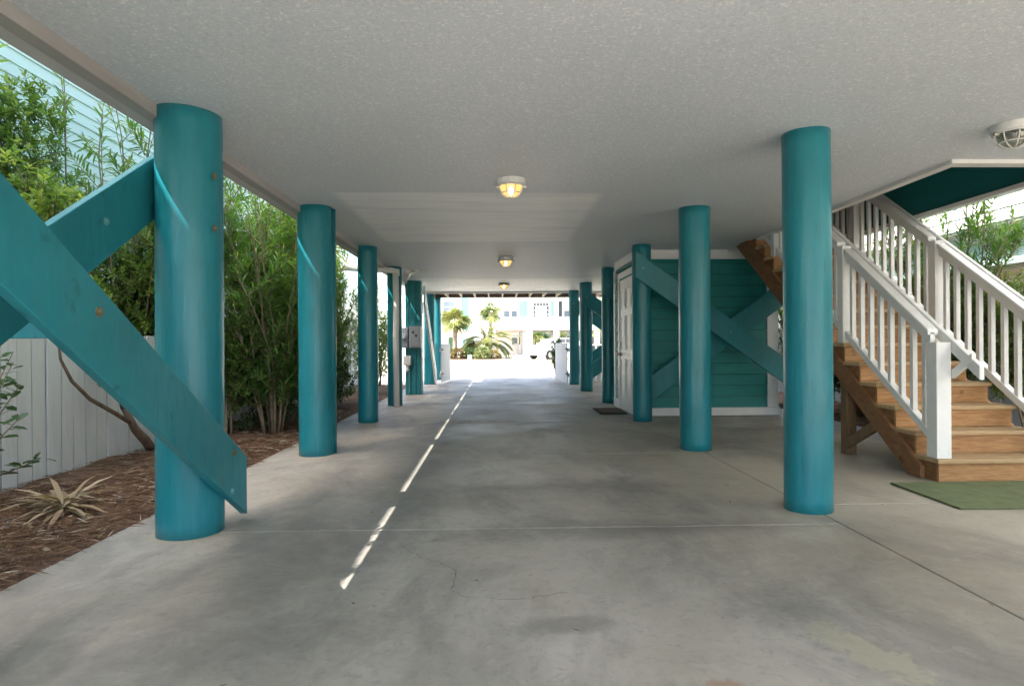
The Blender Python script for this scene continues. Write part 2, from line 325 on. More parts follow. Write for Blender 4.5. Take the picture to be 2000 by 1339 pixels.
# ------------------------------------------------------------------ mesh helpers
class MB:
    def __init__(s): s.v = []; s.f = []
    def add(s, vs, fs):
        o = len(s.v); s.v += [tuple(p) for p in vs]; s.f += [tuple(i + o for i in f) for f in fs]; return s
    def box(s, x0, x1, y0, y1, z0, z1):
        return s.add([(x0, y0, z0), (x1, y0, z0), (x1, y1, z0), (x0, y1, z0), (x0, y0, z1), (x1, y0, z1), (x1, y1, z1), (x0, y1, z1)],
                     [(0, 3, 2, 1), (4, 5, 6, 7), (0, 1, 5, 4), (1, 2, 6, 5), (2, 3, 7, 6), (3, 0, 4, 7)])
    def prism(s, poly, axis, a0, a1):
        # poly: list of 2D points in the plane normal to axis; 'x' -> (y,z), 'y' -> (x,z), 'z' -> (x,y)
        def P(p, a):
            return (a, p[0], p[1]) if axis == 'x' else (p[0], a, p[1]) if axis == 'y' else (p[0], p[1], a)
        ar = sum(poly[i][0] * poly[(i + 1) % len(poly)][1] - poly[(i + 1) % len(poly)][0] * poly[i][1] for i in range(len(poly)))
        if (ar < 0) != (axis == 'y'): poly = poly[::-1]
        n = len(poly); vs = [P(p, a0) for p in poly] + [P(p, a1) for p in poly]
        return s.add(vs, [tuple(range(n))[::-1], tuple(range(n, 2 * n))] + [(i, (i + 1) % n, n + (i + 1) % n, n + i) for i in range(n)])
    def tube(s, pts, rad, n=8, caps=True):
        pts = [Vector(p) for p in pts]; rad = rad if isinstance(rad, (list, tuple)) else [rad] * len(pts)
        vs = []; fs = []; up = Vector((0, 0, 1)); prev = None
        for i, p in enumerate(pts):
            t = (pts[min(i + 1, len(pts) - 1)] - pts[max(i - 1, 0)]).normalized()
            if prev is None:
                a = t.cross(up if abs(t.z) < 0.95 else Vector((1, 0, 0))).normalized()
            else:
                a = (prev - t * prev.dot(t)).normalized()
            prev = a; b = t.cross(a)
            for k in range(n):
                an = 2 * math.pi * k / n; vs.append(p + (a * math.cos(an) + b * math.sin(an)) * rad[i])
        for i in range(len(pts) - 1):
            for k in range(n):
                fs.append((i * n + k, i * n + (k + 1) % n, (i + 1) * n + (k + 1) % n, (i + 1) * n + k))
        if caps: fs += [tuple(range(n))[::-1], tuple(range((len(pts) - 1) * n, len(pts) * n))]
        return s.add(vs, fs)
    def lathe(s, prof, c, n=24):
        vs = []; fs = []
        for r, z in prof:
            for k in range(n):
                a = 2 * math.pi * k / n; vs.append((c[0] + r * math.cos(a), c[1] + r * math.sin(a), c[2] + z))
        for i in range(len(prof) - 1):
            for k in range(n):
                fs.append((i * n + k, i * n + (k + 1) % n, (i + 1) * n + (k + 1) % n, (i + 1) * n + k))
        fs += [tuple(range(n))[::-1], tuple(range((len(prof) - 1) * n, len(prof) * n))]
        return s.add(vs, fs)
    def mesh(s, name, m):
        me = bpy.data.meshes.new(name); me.from_pydata(s.v, [], s.f); me.materials.append(M[m]); me.update()
        import bmesh
        bm = bmesh.new(); bm.from_mesh(me); bmesh.ops.recalc_face_normals(bm, faces=bm.faces); bm.to_mesh(me); bm.free()
        return me
    def build(s, name, m, parent=None, bevel=0.0, smooth=False):
        return link(name, s.mesh(name, m), parent, bevel=bevel, smooth=smooth)
def link(name, me, parent=None, loc=(0, 0, 0), rot=None, bevel=0.0, smooth=False):
    o = bpy.data.objects.new(name, me); COL.objects.link(o); o.location = loc
    if rot: o.rotation_euler = rot
    if parent is not None:
        o.parent = parent; o.matrix_parent_inverse = Matrix.Translation(-WORLD[parent.name])
        WORLD[o.name] = WORLD[parent.name] * 0 + Vector(loc) if rot is None else Vector(loc)
    else: WORLD[o.name] = Vector(loc)
    if bevel:
        b = o.modifiers.new('bevel', 'BEVEL'); b.width = bevel; b.segments = 2; b.limit_method = 'ANGLE'; b.angle_limit = R(40)
    if smooth:
        me.shade_smooth()
    return o
WORLD = {}
def thing(name, label, cat, loc=(0, 0, 0), group=None):
    o = bpy.data.objects.new(name, None); COL.objects.link(o); o.location = loc; o.empty_display_size = 0.2
    WORLD[o.name] = Vector(loc); o['label'] = label; o['category'] = cat
    if group: o['group'] = group
    return o
def tag(o, label, cat, group=None):
    o['label'] = label; o['category'] = cat
    if group: o['group'] = group
    return o
def struct(o): o['kind'] = 'structure'; return o
def stuff(o): o['kind'] = 'stuff'; return o
def slant(mb, p0, p1, width, thick_dir, thick, cut=None):
    # a board from p0 to p1 (centre line), width across in the plane normal to thick_dir, ends cut vertical
    p0, p1 = Vector(p0), Vector(p1); d = (p1 - p0).normalized(); t = Vector(thick_dir).normalized()
    u = t.cross(d).normalized(); u = u if u.z > 0 else -u
    hw = (width / 2) / abs(u.z)             # vertical half height so that end cuts are vertical
    up = Vector((0, 0, hw)); tt = t * thick / 2
    vs = [p0 - up - tt, p1 - up - tt, p1 + up - tt, p0 + up - tt, p0 - up + tt, p1 - up + tt, p1 + up + tt, p0 + up + tt]
    return mb.add(vs, [(0, 1, 2, 3), (7, 6, 5, 4), (0, 4, 5, 1), (1, 5, 6, 2), (2, 6, 7, 3), (3, 7, 4, 0)])

# ------------------------------------------------------------------ ground
n = 60
gm = MB(); gm.add([(-260, -160, -0.06), (260, -160, -0.06), (260, 360, -0.06), (-260, 360, -0.06)], [(0, 1, 2, 3)])
struct(gm.build('ground', 'sand'))
floor = struct(MB().box(-2.2, 4.6, -6.2, 20.6, -0.16, -0.012).build('concrete_floor', 'joint'))
ys = [-6.2] + [3.59 + 2.39 * k for k in range(-3, 8)]
ys = [y for y in ys if y < 20.7] + ([20.7] if ys[-1] < 20.4 else [])
g = 0.004
for i in range(len(ys) - 1):
    MB().box(-2.22, 2.05 - g, ys[i] + g, ys[i + 1] - g, -0.15, 0.0).build('slab', 'concrete', floor, bevel=0.006)
ys2 = [-6.2] + [4.02 + 2.39 * k for k in range(-3, 5)] + [16.3]
for i in range(len(ys2) - 1):
    MB().box(2.05 + g, 4.62, ys2[i] + g, ys2[i + 1] - g, -0.15, 0.0).build('slab', 'concrete', floor, bevel=0.006)
MB().box(2.05 + g, 3.3, 16.3 + g, 20.7, -0.15, 0.0).build('slab', 'concrete', floor, bevel=0.006)
# a hairline crack
ck = [(-0.52, 3.30), (-0.40, 3.12), (-0.26, 3.02), (-0.20, 2.92), (-0.20, 2.78), (-0.205, 2.70), (-0.14, 2.63), (-0.02, 2.60), (0.12, 2.60), (0.2, 2.63), (0.33, 2.66)]
m = MB()
pts = []
for a, b in zip(ck[:-1], ck[1:]):
    for k in range(4):
        t = k / 4; pts.append((a[0] + (b[0] - a[0]) * t + random.gauss(0, .006), a[1] + (b[1] - a[1]) * t + random.gauss(0, .006)))
for a, b in zip(pts[:-1], pts[1:]):
    d = Vector((b[0] - a[0], b[1] - a[1])); nn = Vector((-d.y, d.x)).normalized() * random.uniform(.0006, .0018)
    m.add([(a[0] - nn.x, a[1] - nn.y, .0006), (b[0] - nn.x, b[1] - nn.y, .0006), (b[0] + nn.x, b[1] + nn.y, .0006), (a[0] + nn.x, a[1] + nn.y, .0006)], [(0, 1, 2, 3)])
m.build('crack', 'joint', floor)

def bed(name, x0, x1, y0, y1, amp=0.025, nx=14, ny=80):
    xs = np.linspace(x0, x1, nx); yy = np.linspace(y0, y1, ny); vs = []; fs = []
    for j, y in enumerate(yy):
        for i, x in enumerate(xs):
            z = -0.035 + amp * (math.sin(3.1 * x + 2.3 * y) + math.sin(7.3 * y - 4 * x) * 0.6) + random.uniform(-.01, .01) + 0.03 * (1 - abs(2 * i / (nx - 1) - 1))
            if i in (0, nx - 1): z = min(z, -0.03)
            vs.append((x, y, max(z, -0.055)))
    for j in range(ny - 1):
        for i in range(nx - 1):
            a = j * nx + i; fs.append((a, a + 1, a + nx + 1, a + nx))
    m = MB(); m.add(vs, fs); o = m.build(name, 'straw', smooth=True); return struct(o)
bed('mulch_bed', -5.55, -2.21, -4, 16.8)
bed('mulch_bed', 4.61, 7.2, 4.0, 16)

# fast quads / blades from numpy arrays
def leaf_mesh(name, P, D, S, L, W, tint, m, droop=0.15, wide=0.45):
    n = len(P); P = np.asarray(P, float); D = D / np.linalg.norm(D, axis=1, keepdims=True)
    S = np.cross(D, S); S /= np.maximum(np.linalg.norm(S, axis=1, keepdims=True), 1e-6)
    Nn = np.cross(S, D)
    L = np.broadcast_to(np.asarray(L, float), (n,))[:, None]; W = np.broadcast_to(np.asarray(W, float), (n,))[:, None]
    dz = np.array([0, 0, -1.0])
    def pt(t, s, lift): return P + D * L * t + S * W * s + dz * L * droop * t * t + Nn * W * lift
    a, b2 = wide - 0.15, wide + 0.25
    V = np.stack([pt(0, 0, 0), pt(a, -0.42, .1), pt(a, 0.42, .1), pt(b2, -0.40, .1), pt(b2, 0.40, .1), pt(1.0, 0, 0)], 1).reshape(-1, 3)
    o = (np.arange(n) * 6)[:, None]
    tri = np.concatenate([o + [0, 2, 1], o + [1, 2, 4], o + [1, 4, 3], o + [3, 4, 5]], 1).reshape(-1, 3)
    me = bpy.data.meshes.new(name)
    me.vertices.add(len(V)); me.vertices.foreach_set('co', V.astype(np.float32).ravel())
    me.loops.add(len(tri) * 3); me.loops.foreach_set('vertex_index', tri.astype(np.int32).ravel())
    me.polygons.add(len(tri)); me.polygons.foreach_set('loop_start', np.arange(0, len(tri) * 3, 3, dtype=np.int32))
    me.polygons.foreach_set('loop_total', np.full(len(tri), 3, np.int32))
    me.update(calc_edges=True); me.validate()
    at = me.attributes.new('tint', 'FLOAT', 'POINT'); at.data.foreach_set('value', np.repeat(np.broadcast_to(tint, (n,)), 6).astype(np.float32))
    me.materials.append(M[m]); return me
def rnd_dirs(n, zlo=-1, zhi=1):
    z = RNG.uniform(zlo, zhi, n); a = RNG.uniform(0, 2 * np.pi, n); r = np.sqrt(np.maximum(0, 1 - z * z))
    return np.stack([r * np.cos(a), r * np.sin(a), z], 1)
def needles(x0, x1, y0, y1, n, z=0.0):
    P = np.stack([RNG.uniform(x0, x1, n), RNG.uniform(y0, y1, n), RNG.uniform(-.02, .03, n) + z], 1)
    D = rnd_dirs(n, -.12, .22); return leaf_mesh('pine_straw', P, D, rnd_dirs(n), RNG.uniform(.07, .17, n), RNG.uniform(.003, .006, n), np.clip(RNG.normal(.5, .28, n), 0, 1), 'needles', 0.1)
ps = stuff(link('pine_straw', needles(-3.68, -2.24, 2.2, 8.5, 26000))); ps['label'] = 'brown pine straw mulch along the white fence'; ps['category'] = 'mulch'
ps = stuff(link('pine_straw', needles(4.64, 6.1, 5.0, 10.5, 5000))); ps['label'] = 'brown pine straw mulch beyond the stairs'; ps['category'] = 'mulch'
nn = 420
P = np.stack([RNG.uniform(-3.6, -2.25, nn), RNG.uniform(2.6, 10, nn), RNG.uniform(.0, .03, nn)], 1)
o = stuff(link('dry_litter', leaf_mesh('dry_litter', P, rnd_dirs(nn, -.1, .3), rnd_dirs(nn), RNG.uniform(.03, .10, nn), RNG.uniform(.008, .022, nn), RNG.uniform(.3, 1, nn), 'dead_leaf')))
o['label'] = 'pale dry leaves scattered over the pine straw'; o['category'] = 'leaf litter'

nn = 70
P = np.stack([RNG.uniform(-2.1, 4.4, nn), RNG.uniform(1.9, 9, nn), RNG.uniform(.002, .004, nn)], 1)
o = stuff(link('slab_litter', leaf_mesh('slab_litter', P, rnd_dirs(nn, -.02, .05), np.tile([[0, 0, 1.]], (nn, 1)) + rnd_dirs(nn) * .2, RNG.uniform(.015, .05, nn), RNG.uniform(.004, .014, nn), RNG.uniform(0, .8, nn), 'needles', .02)))
o['label'] = 'tiny twigs and leaf bits blown over the concrete'; o['category'] = 'leaf litter'
# ------------------------------------------------------------------ the beach house overhead
CE = 2.44
house = thing('beach_house', 'raised house with stucco underside carried on teal round pilings', 'house', (1.3, 6.5, 0))
# underside with gentle waves of the plaster
def ceil_z(x, y):
    z = CE + 0.004 * math.sin(2.1 * x + 0.7 * y) + 0.004 * math.sin(1.3 * y)
    k = max(0, 1 - ((x - .2) / 2.2) ** 2); z += -0.035 * k * (max(0, min(1, (y - 9.9) / 2.6)) if y < 12.5 + .25 * k else max(0, 1 - (y - 12.5 - .25 * k) / 1.0))
    if y > 16.0 or x < -1.85: z = CE
    return z
def ceil_grid(mb, x0, x1, y0, y1, nx, ny):
    vs = []; fs = []
    for j in range(ny + 1):
        for i in range(nx + 1):
            x = x0 + (x1 - x0) * i / nx; y = y0 + (y1 - y0) * j / ny; vs.append((x, y, ceil_z(x, y)))
    for j in range(ny):
        for i in range(nx):
            a = j * (nx + 1) + i; fs.append((a, a + nx + 1, a + nx + 2, a + 1))
    mb.add(vs, fs)
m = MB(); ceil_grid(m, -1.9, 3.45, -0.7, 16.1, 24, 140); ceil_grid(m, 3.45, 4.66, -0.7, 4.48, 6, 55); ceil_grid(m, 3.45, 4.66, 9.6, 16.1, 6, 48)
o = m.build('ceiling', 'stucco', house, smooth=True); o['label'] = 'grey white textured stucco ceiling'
m = MB().box(-1.9, 3.44, -0.6, 16.0, 2.47, 2.74).box(3.44, 4.66, -0.6, 4.47, 2.47, 2.74).box(3.44, 4.66, 9.62, 16.0, 2.47, 2.74)
m.build('floor_deck', 'joist', house)
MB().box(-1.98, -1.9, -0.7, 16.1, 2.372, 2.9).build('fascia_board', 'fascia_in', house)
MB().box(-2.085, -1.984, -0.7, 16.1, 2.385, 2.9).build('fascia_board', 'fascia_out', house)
MB().box(-2.085, -1.9, -0.7, 16.1, 2.902, 5.5).build('wall', 'teal_dark', house)
MB().box(4.66, 4.80, -0.7, 16.1, 2.47, 5.5).build('wall', 'teal_dark', house)
MB().box(-1.898, 4.658, -0.7, -0.6, 2.46, 5.5).build('wall', 'teal_dark', house)
MB().box(-1.898, 4.658, 16.0, 16.1, 2.46, 5.5).build('wall', 'teal_dark', house)
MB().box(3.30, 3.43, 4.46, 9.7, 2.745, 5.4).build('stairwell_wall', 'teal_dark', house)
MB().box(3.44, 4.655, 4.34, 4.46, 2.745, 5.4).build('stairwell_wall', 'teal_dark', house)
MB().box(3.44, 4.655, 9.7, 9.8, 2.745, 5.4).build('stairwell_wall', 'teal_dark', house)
m = MB().prism([(-2.5, 5.5), (5.2, 5.5), (1.35, 7.2)], 'y', -0.9, 16.6); m.build('roof', 'roof', house)
# trim round the stair opening
for bx in ((3.395, 3.475, 4.56, 9.55, 2.405, 2.50), (3.395, 4.655, 4.45, 4.555, 2.405, 2.50)):
    MB().box(*bx).build('opening_trim', 'white_trim', house, bevel=0.006)
MB().box(3.40, 3.47, 4.56, 9.55, 2.51, 2.74).build('opening_trim', 'white_trim', house)
MB().box(4.60, 4.655, 4.3, 16.0, 2.425, 2.465).build('opening_trim', 'white_trim', house)
MB().box(-1.88, 4.64, 16.02, 16.11, 2.40, 2.455).build('opening_trim', 'white_trim', house)
# deck beyond with bare joists
deck = MB().box(-2.0, 4.7, 18.36, 18.44, 2.46, 2.75).build('front_deck', 'deck_wood', house)
jm = MB().box(-0.02, 0.02, 16.12, 18.36, 2.47, 2.70).mesh('joist', 'joist')
x = -1.85
while x < 4.6:
    link('joist', jm, deck, (x, 0, 0)); x += 0.406
bmh = MB().box(-2.0, 4.7, 0, 0.136, 2.705, 2.735).mesh('deck_board', 'deck_wood')
for k in range(16): link('deck_board', bmh, deck, (0, 16.13 + k * 0.142, 0))

def pile(x, y, r, name='piling', h=CE + 0.012, m='teal_pile', seed=0):
    rr = random.Random(seed); mb = MB(); nseg, nr = 40, 26; vs = []; fs = []
    ph = rr.uniform(0, 6); bend = rr.uniform(-.006, .006)
    for j in range(nr + 1):
        z = -0.02 + (h + 0.02) * j / nr
        for k in range(nseg):
            a = 2 * math.pi * k / nseg
            q = r * (1 + 0.010 * math.sin(3 * a + ph + z * 0.7) + 0.006 * math.sin(5 * a - ph + z * 2.1)) * (1.01 - 0.012 * z / h) + rr.uniform(-.0006, .0006)
            vs.append((x + q * math.cos(a) + bend * math.sin(z * 1.3), y + q * math.sin(a), z))
    for j in range(nr):
        for k in range(nseg):
            fs.append((j * nseg + k, j * nseg + (k + 1) % nseg, (j + 1) * nseg + (k + 1) % nseg, (j + 1) * nseg + k))
    fs += [tuple(range(nseg))[::-1], tuple(range(nr * nseg, (nr + 1) * nseg))]
    mb.add(vs, fs); return mb.build(name, m, house, smooth=True)
LX, RX = -1.80, 2.02
left = [(3.62, .180), (6.10, .165), (8.56, .137), (10.82, .128), (13.55, .15), (16.35, .15), (18.3, .14), (1.45, .18)]
right = [(3.92, .146), (6.16, .155), (8.42, .130), (11.0, .115), (13.72, .143), (15.85, .130), (1.5, .15)]
piles = {}
for i, (y, r) in enumerate(left): piles['L', i] = pile(LX, y, r, seed=i)
for i, (y, r) in enumerate(right): piles['R', i] = pile(RX, y, r, seed=40 + i)
for i, y in enumerate((8.42, 11.0, 13.72, 15.85)): piles['F', i] = pile(4.36, y, .14, seed=80 + i)
# bolts
bolt_m = MB().lathe([(0.021, 0), (0.021, 0.004), (0.011, 0.005), (0.011, 0.014)], (0, 0, 0), 14).mesh('bolt', 'rust')
wash_m = MB().lathe([(0.020, 0), (0.020, 0.004), (0.010, 0.005), (0.010, 0.012)], (0, 0, 0), 14).mesh('bolt', 'galv')
def brace(p0, p1, td, m='teal_brace', width=.29, thick=.045):
    mb = MB(); slant(mb, p0, p1, width, td, thick); return mb.build('brace', m, house, bevel=0.005)
# left side, along the row
zA = lambda y: 0.208 + (3.876 - y) * 0.664
A = brace((-1.598, 1.10, zA(1.10)), (-1.598, 3.876, zA(3.876)), (1, 0, 0), width=.30)
B = brace((-2.005, 1.05, 2.02 - (3.62 - 1.05) * 0.664), (-2.005, 3.66, 2.045), (1, 0, 0), width=.30)
for (y, z) in ((2.453, 1.223), (3.681, .444), (3.657, .221)): link('bolt', bolt_m if z > .3 else wash_m, A, (-1.575, y, z), (0, R(90), 0))
for (y, z) in ((3.15, 1.72),): link('bolt', wash_m, B, (-1.982, y, z), (0, R(90), 0))
MB().box(-3.05, -2.03, 2.90, 2.945, 1.125, 1.245).build('crosspiece', 'teal_brace', house, bevel=0.004)
MB().box(-3.14, -3.05, 2.88, 2.97, -.05, 1.30).build('crosspiece_post', 'teal_brace', house, bevel=0.004)
for (y, z, a) in ((3.55, 2.06, 0), (3.55, 1.76, 0)): link('bolt', bolt_m, piles['L', 0], (-1.622, y, z), (0, R(90), 0))
brace((-1.975, 6.25, .62), (-1.975, 7.05, .86), (1, 0, 0), width=.2)
W = brace((-1.60, 13.55, 2.18), (-1.60, 16.05, .16), (1, 0, 0), 'white')
for t in (.15, .5, .8): link('bolt', wash_m, W, (-1.577, 13.55 + 2.5 * t, 2.18 - 2.02 * t), (0, R(90), 0))
MB().tube([(-1.640, 6.16, 0), (-1.640, 6.16, 2.44)], 0.030, 10).build('conduit', 'teal_pile', house, smooth=True)
# cross braces of the right rows
for i, y in enumerate((8.42, 11.0, 13.72, 15.85)):
    rr = (.130, .115, .143, .130)[i]
    f = y - rr - .024; bk = y + rr + .026
    b1 = brace((1.905, f, 2.15), (4.45, f, 2.15 - 2.545 * 0.716), (0, 1, 0))
    b2 = brace((1.93, bk, .26), (4.45, bk, .26 + 2.52 * 0.705), (0, 1, 0))
    for (x, z) in ((2.0, 2.1), (3.2, 1.22)): link('bolt', wash_m, b1, (x, f - .023, z), (R(90), 0, 0))

# ------------------------------------------------------------------ storage room
room = thing('storage_room', 'teal clapboard storage room with white trim and a white door', 'shed', (3.05, 9.6, 0))
FX0, FX1, FY0, FY1 = 2.03, 4.12, 8.86, 10.40
wall = MB().box(FX0 + .02, FX1 - .02, FY0 + .02, FY1 - .02, 0.0, 2.43).build('wall', 'teal_dark', room)
def lap(name, axis, a0, a1, face, z0, z1, m, parent, out):
    # one clapboard: thin at the top, thick at the bottom edge
    t0, t1 = 0.012, 0.030
    if axis == 'x':     # runs along x, face plane at y=face, out = -1/+1
        poly = [(face, z0), (face + out * t1, z0), (face + out * t0, z1), (face, z1)]
        return MB().prism(poly, 'x', a0, a1).build(name, m, parent)
    poly = [(face, z0), (face + out * t1, z0), (face + out * t0, z1), (face, z1)]
    return MB().prism(poly, 'y', a0, a1).build(name, m, parent)
z = 0.13
while z < 2.30:
    lap('siding_board', 'x', FX0 + .03, 3.975, FY0 + .02, z, min(z + .149, 2.31), 'teal_wall', wall, -1); z += .163
z = 0.13
while z < 2.30:
    zt = min(z + .168, 2.31)
    if z < 2.04: lap('siding_board', 'y', 10.02, 10.30, FX0 + .02, z, zt - .019, 'teal_wall', wall, -1)
    else: lap('siding_board', 'y', FY0 + .03, 10.30, FX0 + .02, z, zt - .019, 'teal_wall', wall, -1)
    z += .163
def trim(x0, x1, y0, y1, z0, z1): MB().box(x0, x1, y0, y1, z0, z1).build('trim_board', 'white', room, bevel=0.004)
trim(FX0 + .012, FX1 + .03, FY0 - .03, FY0 + .022, .012, .128)
trim(FX0 + .012, 3.97, FY0 - .022, FY0 + .022, 2.302, 2.436)
trim(3.97, 4.13, FY0 - .022, FY0 + .022, .132, 2.436)
trim(FX0 - .018, FX0 + .022, FY0 + .024, 10.31, 2.312, 2.436)
trim(FX0 - .018, FX0 + .022, 10.31, 10.42, .012, 2.30)
trim(FX0 - .026, FX0 + .02, 10.0, 10.43, .008, .15)
trim(4.102, 4.142, FY0 + .024, 10.40, .012, .128)
trim(4.102, 4.138, FY0 + .024, FY0 + .14, .132, 2.43)
# door in the side wall, facing the drive
trim(FX0 - .022, FX0 + .022, 9.93, 10.02, .0, 2.12); trim(FX0 - .022, FX0 + .022, 8.90, 8.97, .0, 2.12); trim(FX0 - .024, FX0 + .022, 8.90, 10.02, 2.122, 2.21)
door = MB().box(FX0 - .008, FX0 + .03, 8.98, 9.92, .015, 2.09).build('door', 'white', room, bevel=0.003)
def panel(y0, y1, z0, z1):
    f = FX0 - .008
    mb = MB()
    o, i = .0, .035
    mb.add([(f - .001, y0, z0), (f - .001, y1, z0), (f - .001, y1, z1), (f - .001, y0, z1),
            (f + .007, y0 + .012, z0 + .012), (f + .007, y1 - .012, z0 + .012), (f + .007, y1 - .012, z1 - .012), (f + .007, y0 + .012, z1 - .012),
            (f - .009, y0 + i, z0 + i), (f - .009, y1 - i, z0 + i), (f - .009, y1 - i, z1 - i), (f - .009, y0 + i, z1 - i)],
           [(8, 9, 10, 11)] + [(a, (a + 1) % 4, 4 + (a + 1) % 4, 4 + a) for a in range(4)] + [(4 + a, 4 + (a + 1) % 4, 8 + (a + 1) % 4, 8 + a) for a in range(4)])
    # raised moulding frame
    mb2 = MB().box(f - .010, f, y0 - .012, y0, z0 - .012, z1 + .012).box(f - .010, f, y1, y1 + .012, z0 - .012, z1 + .012).box(f - .010, f, y0, y1, z0 - .012, z0).box(f - .010, f, y0, y1, z1, z1 + .012)
    mb2.box(f - .008, f, y0 + .05, y1 - .05, z0 + .05, z1 - .05)
    mb2.build('door_panel', 'white', door)
for y0, y1 in ((9.08, 9.40), (9.50, 9.82)):
    panel(y0, y1, 1.62, 1.93); panel(y0, y1, .98, 1.50); panel(y0, y1, .22, .82)
MB().tube([(FX0 - .01, 9.85, .90), (FX0 - .03, 9.85, .90), (FX0 - .05, 9.85, .90), (FX0 - .07, 9.85, .90), (FX0 - .085, 9.85, .90)], [.032, .014, .014, .03, .022], 14).build('knob', 'nickel', door, smooth=True)
MB().tube([(FX0 - .008, 9.85, 1.06), (FX0 - .028, 9.85, 1.06)], [.03, .026], 14).build('deadbolt', 'nickel', door, smooth=True)
MB().box(FX0 - .03, FX0 + .02, 8.97, 9.93, .002, .014).build('threshold', 'metal_grey', door)
o = MB().box(1.56, 1.98, 9.18, 9.95, .004, .018).build('doormat_tmp', 'mat_black', None, bevel=.004)
o.name = 'door_mat'; tag(o, 'brown doormat with black rim before the white door', 'doormat')
WORLD['door_mat'] = Vector((0, 0, 0))
MB().box(1.61, 1.93, 9.23, 9.90, .0185, .026).build('pile_field', 'mat_brown', o)
o = MB().box(1.93, 1.955, 8.36, 8.60, .02, .34).build('leaning_board', 'teal_brace', None, bevel=.003)
o.rotation_euler = (0, R(2), 0); tag(o, 'short teal offcut board standing against the piling by the door', 'board')

# ------------------------------------------------------------------ staircase
st = thing('staircase', 'wooden stairs with white railings climbing to the house', 'staircase', (3.9, 4.6, 0))
Y0, RUN, RISE, NS = 4.60, 0.251, 0.178, 16
XL, XR = 3.39, 4.40
for k in range(NS):
    y = Y0 + RUN * k; z = RISE * k
    MB().box(XL + .002, XR - .002, y, y + .026, z + (.002 if k == 0 else .0), z + RISE - .036).build('riser', 'wood_riser', st, bevel=.003)
    MB().box(XL - .022, XR + .02, y - .026, y + RUN - .002, z + RISE - .034, z + RISE).build('tread', 'wood_tread', st, bevel=.006)
top_h = NS * RISE
def stringer(x0, x1):
    p = []
    for k in range(NS):
        p += [(Y0 + .028 + RUN * k, RISE * k if k else 0.0), (Y0 + .028 + RUN * k, RISE * (k + 1) - .037)]
    p.append((Y0 + .028 + RUN * NS, RISE * NS - .037))
    low = [(Y0 + .028 + RUN * NS, RISE * (NS - 1) - .16), (Y0 + .30, 0.0)]
    m = MB(); m.prism(p + low, 'x', x0, x1); return m.build('stringer', 'wood_stringer', st)
stringer(XL + .004, XL + .042); stringer(XR - .042, XR - .004); 
sl_ = RISE / RUN
def ledger(x0, x1):
    m = MB(); m.prism([(Y0 + .30, .004), (Y0 + .15, .004), (Y0 + .15, .10), (Y0 + .15 + 3.70, .10 + 3.70 * sl_), (Y0 + 4.0, 3.70 * sl_)], 'x', x0, x1)
    m.build('ledger_board', 'wood_stringer', st, bevel=.003)
ledger(XL - .036, XL + .001); ledger(XR - .001, XR + .036)
MB().box(3.36, 3.46, 5.78, 5.88, 0, .86).build('support_post', 'wood_post', st, bevel=.006)
MB().box(4.33, 4.43, 5.78, 5.88, 0, .80).build('support_post', 'wood_post', st, bevel=.006)
m = MB(); slant(m, (3.375, 5.79, .10), (3.375, 5.22, .40), .09, (1, 0, 0), .04); m.build('support_brace', 'wood_post', st, bevel=.004)
MB().box(3.47, 4.32, 5.81, 5.85, .42, .52).build('support_brace', 'wood_post', st, bevel=.004)
nose = lambda y: RISE + sl_ * (y - Y0)
def rail(xc, handside, y_start, y_end, posts, newel_ext):
    ps = sorted(posts)
    for (py, pz0, pz1, w_) in posts:
        MB().box(xc - w_ / 2, xc + w_ / 2, py - w_ / 2, py + w_ / 2, pz0, pz1).build('newel_post', 'white', st, bevel=.004)
    ends = [p[0] for p in ps] + [y_end]
    for a, b in zip(ends[:-1], ends[1:]):
        wa = ps[[p[0] for p in ps].index(a)][3] / 2 + .002; wb = .062 if b != y_end else 0
        m = MB(); slant(m, (xc, a + wa, nose(a + wa) + .845), (xc, b - wb, nose(b - wb) + .845), .085, (1, 0, 0), .040); m.build('top_rail', 'white', st, bevel=.005)
        m = MB(); slant(m, (xc, a + wa, nose(a + wa) + .895), (xc, b - wb, nose(b - wb) + .895), .036, (1, 0, 0), .088); m.build('rail_cap', 'white', st, bevel=.008)
        m = MB(); slant(m, (xc, a + wa, nose(a + wa) + .075), (xc, b - wb, nose(b - wb) + .075), .06, (1, 0, 0), .060); m.build('bottom_rail', 'white', st, bevel=.005)
        nb = max(2, int(round((b - a) / .136))); 
        for k in range(1, nb):
            y = a + (b - a) * k / nb
            if y > 8.0: break
            link('baluster', BAL, st, (xc, y, nose(y) + .085), bevel=0)
    m = MB(); xh = xc + handside * .082
    slant(m, (xh, y_start, nose(y_start) + .865), (xh, y_end, nose(y_end) + .865), .085, (1, 0, 0), .038)
    m.build('handrail', 'white', st, bevel=.006)
hb = .73
m = MB(); hw = .019
m.add([(-hw, -hw, -hw * sl_), (hw, -hw, -hw * sl_), (hw, hw, hw * sl_), (-hw, hw, hw * sl_), (-hw, -hw, hb - hw * sl_), (hw, -hw, hb - hw * sl_), (hw, hw, hb + hw * sl_), (-hw, hw, hb + hw * sl_)],
      [(0, 3, 2, 1), (4, 5, 6, 7), (0, 1, 5, 4), (1, 2, 6, 5), (2, 3, 7, 6), (3, 0, 4, 7)])
BAL = m.mesh('baluster', 'white')
rail(3.435, 1, 4.33, 8.2, [(4.655, .18, 1.075, .115), (5.93, 1.07, nose(5.93) + .90, .09), (7.4, 2.14, nose(7.4) + .9, .09)], .3)
rail(4.425, 1, 4.25, 8.2, [(4.655, .18, 1.075, .115), (6.02, 1.07, nose(6.02) + .90, .10), (7.4, 2.14, nose(7.4) + .9, .09)], .3)
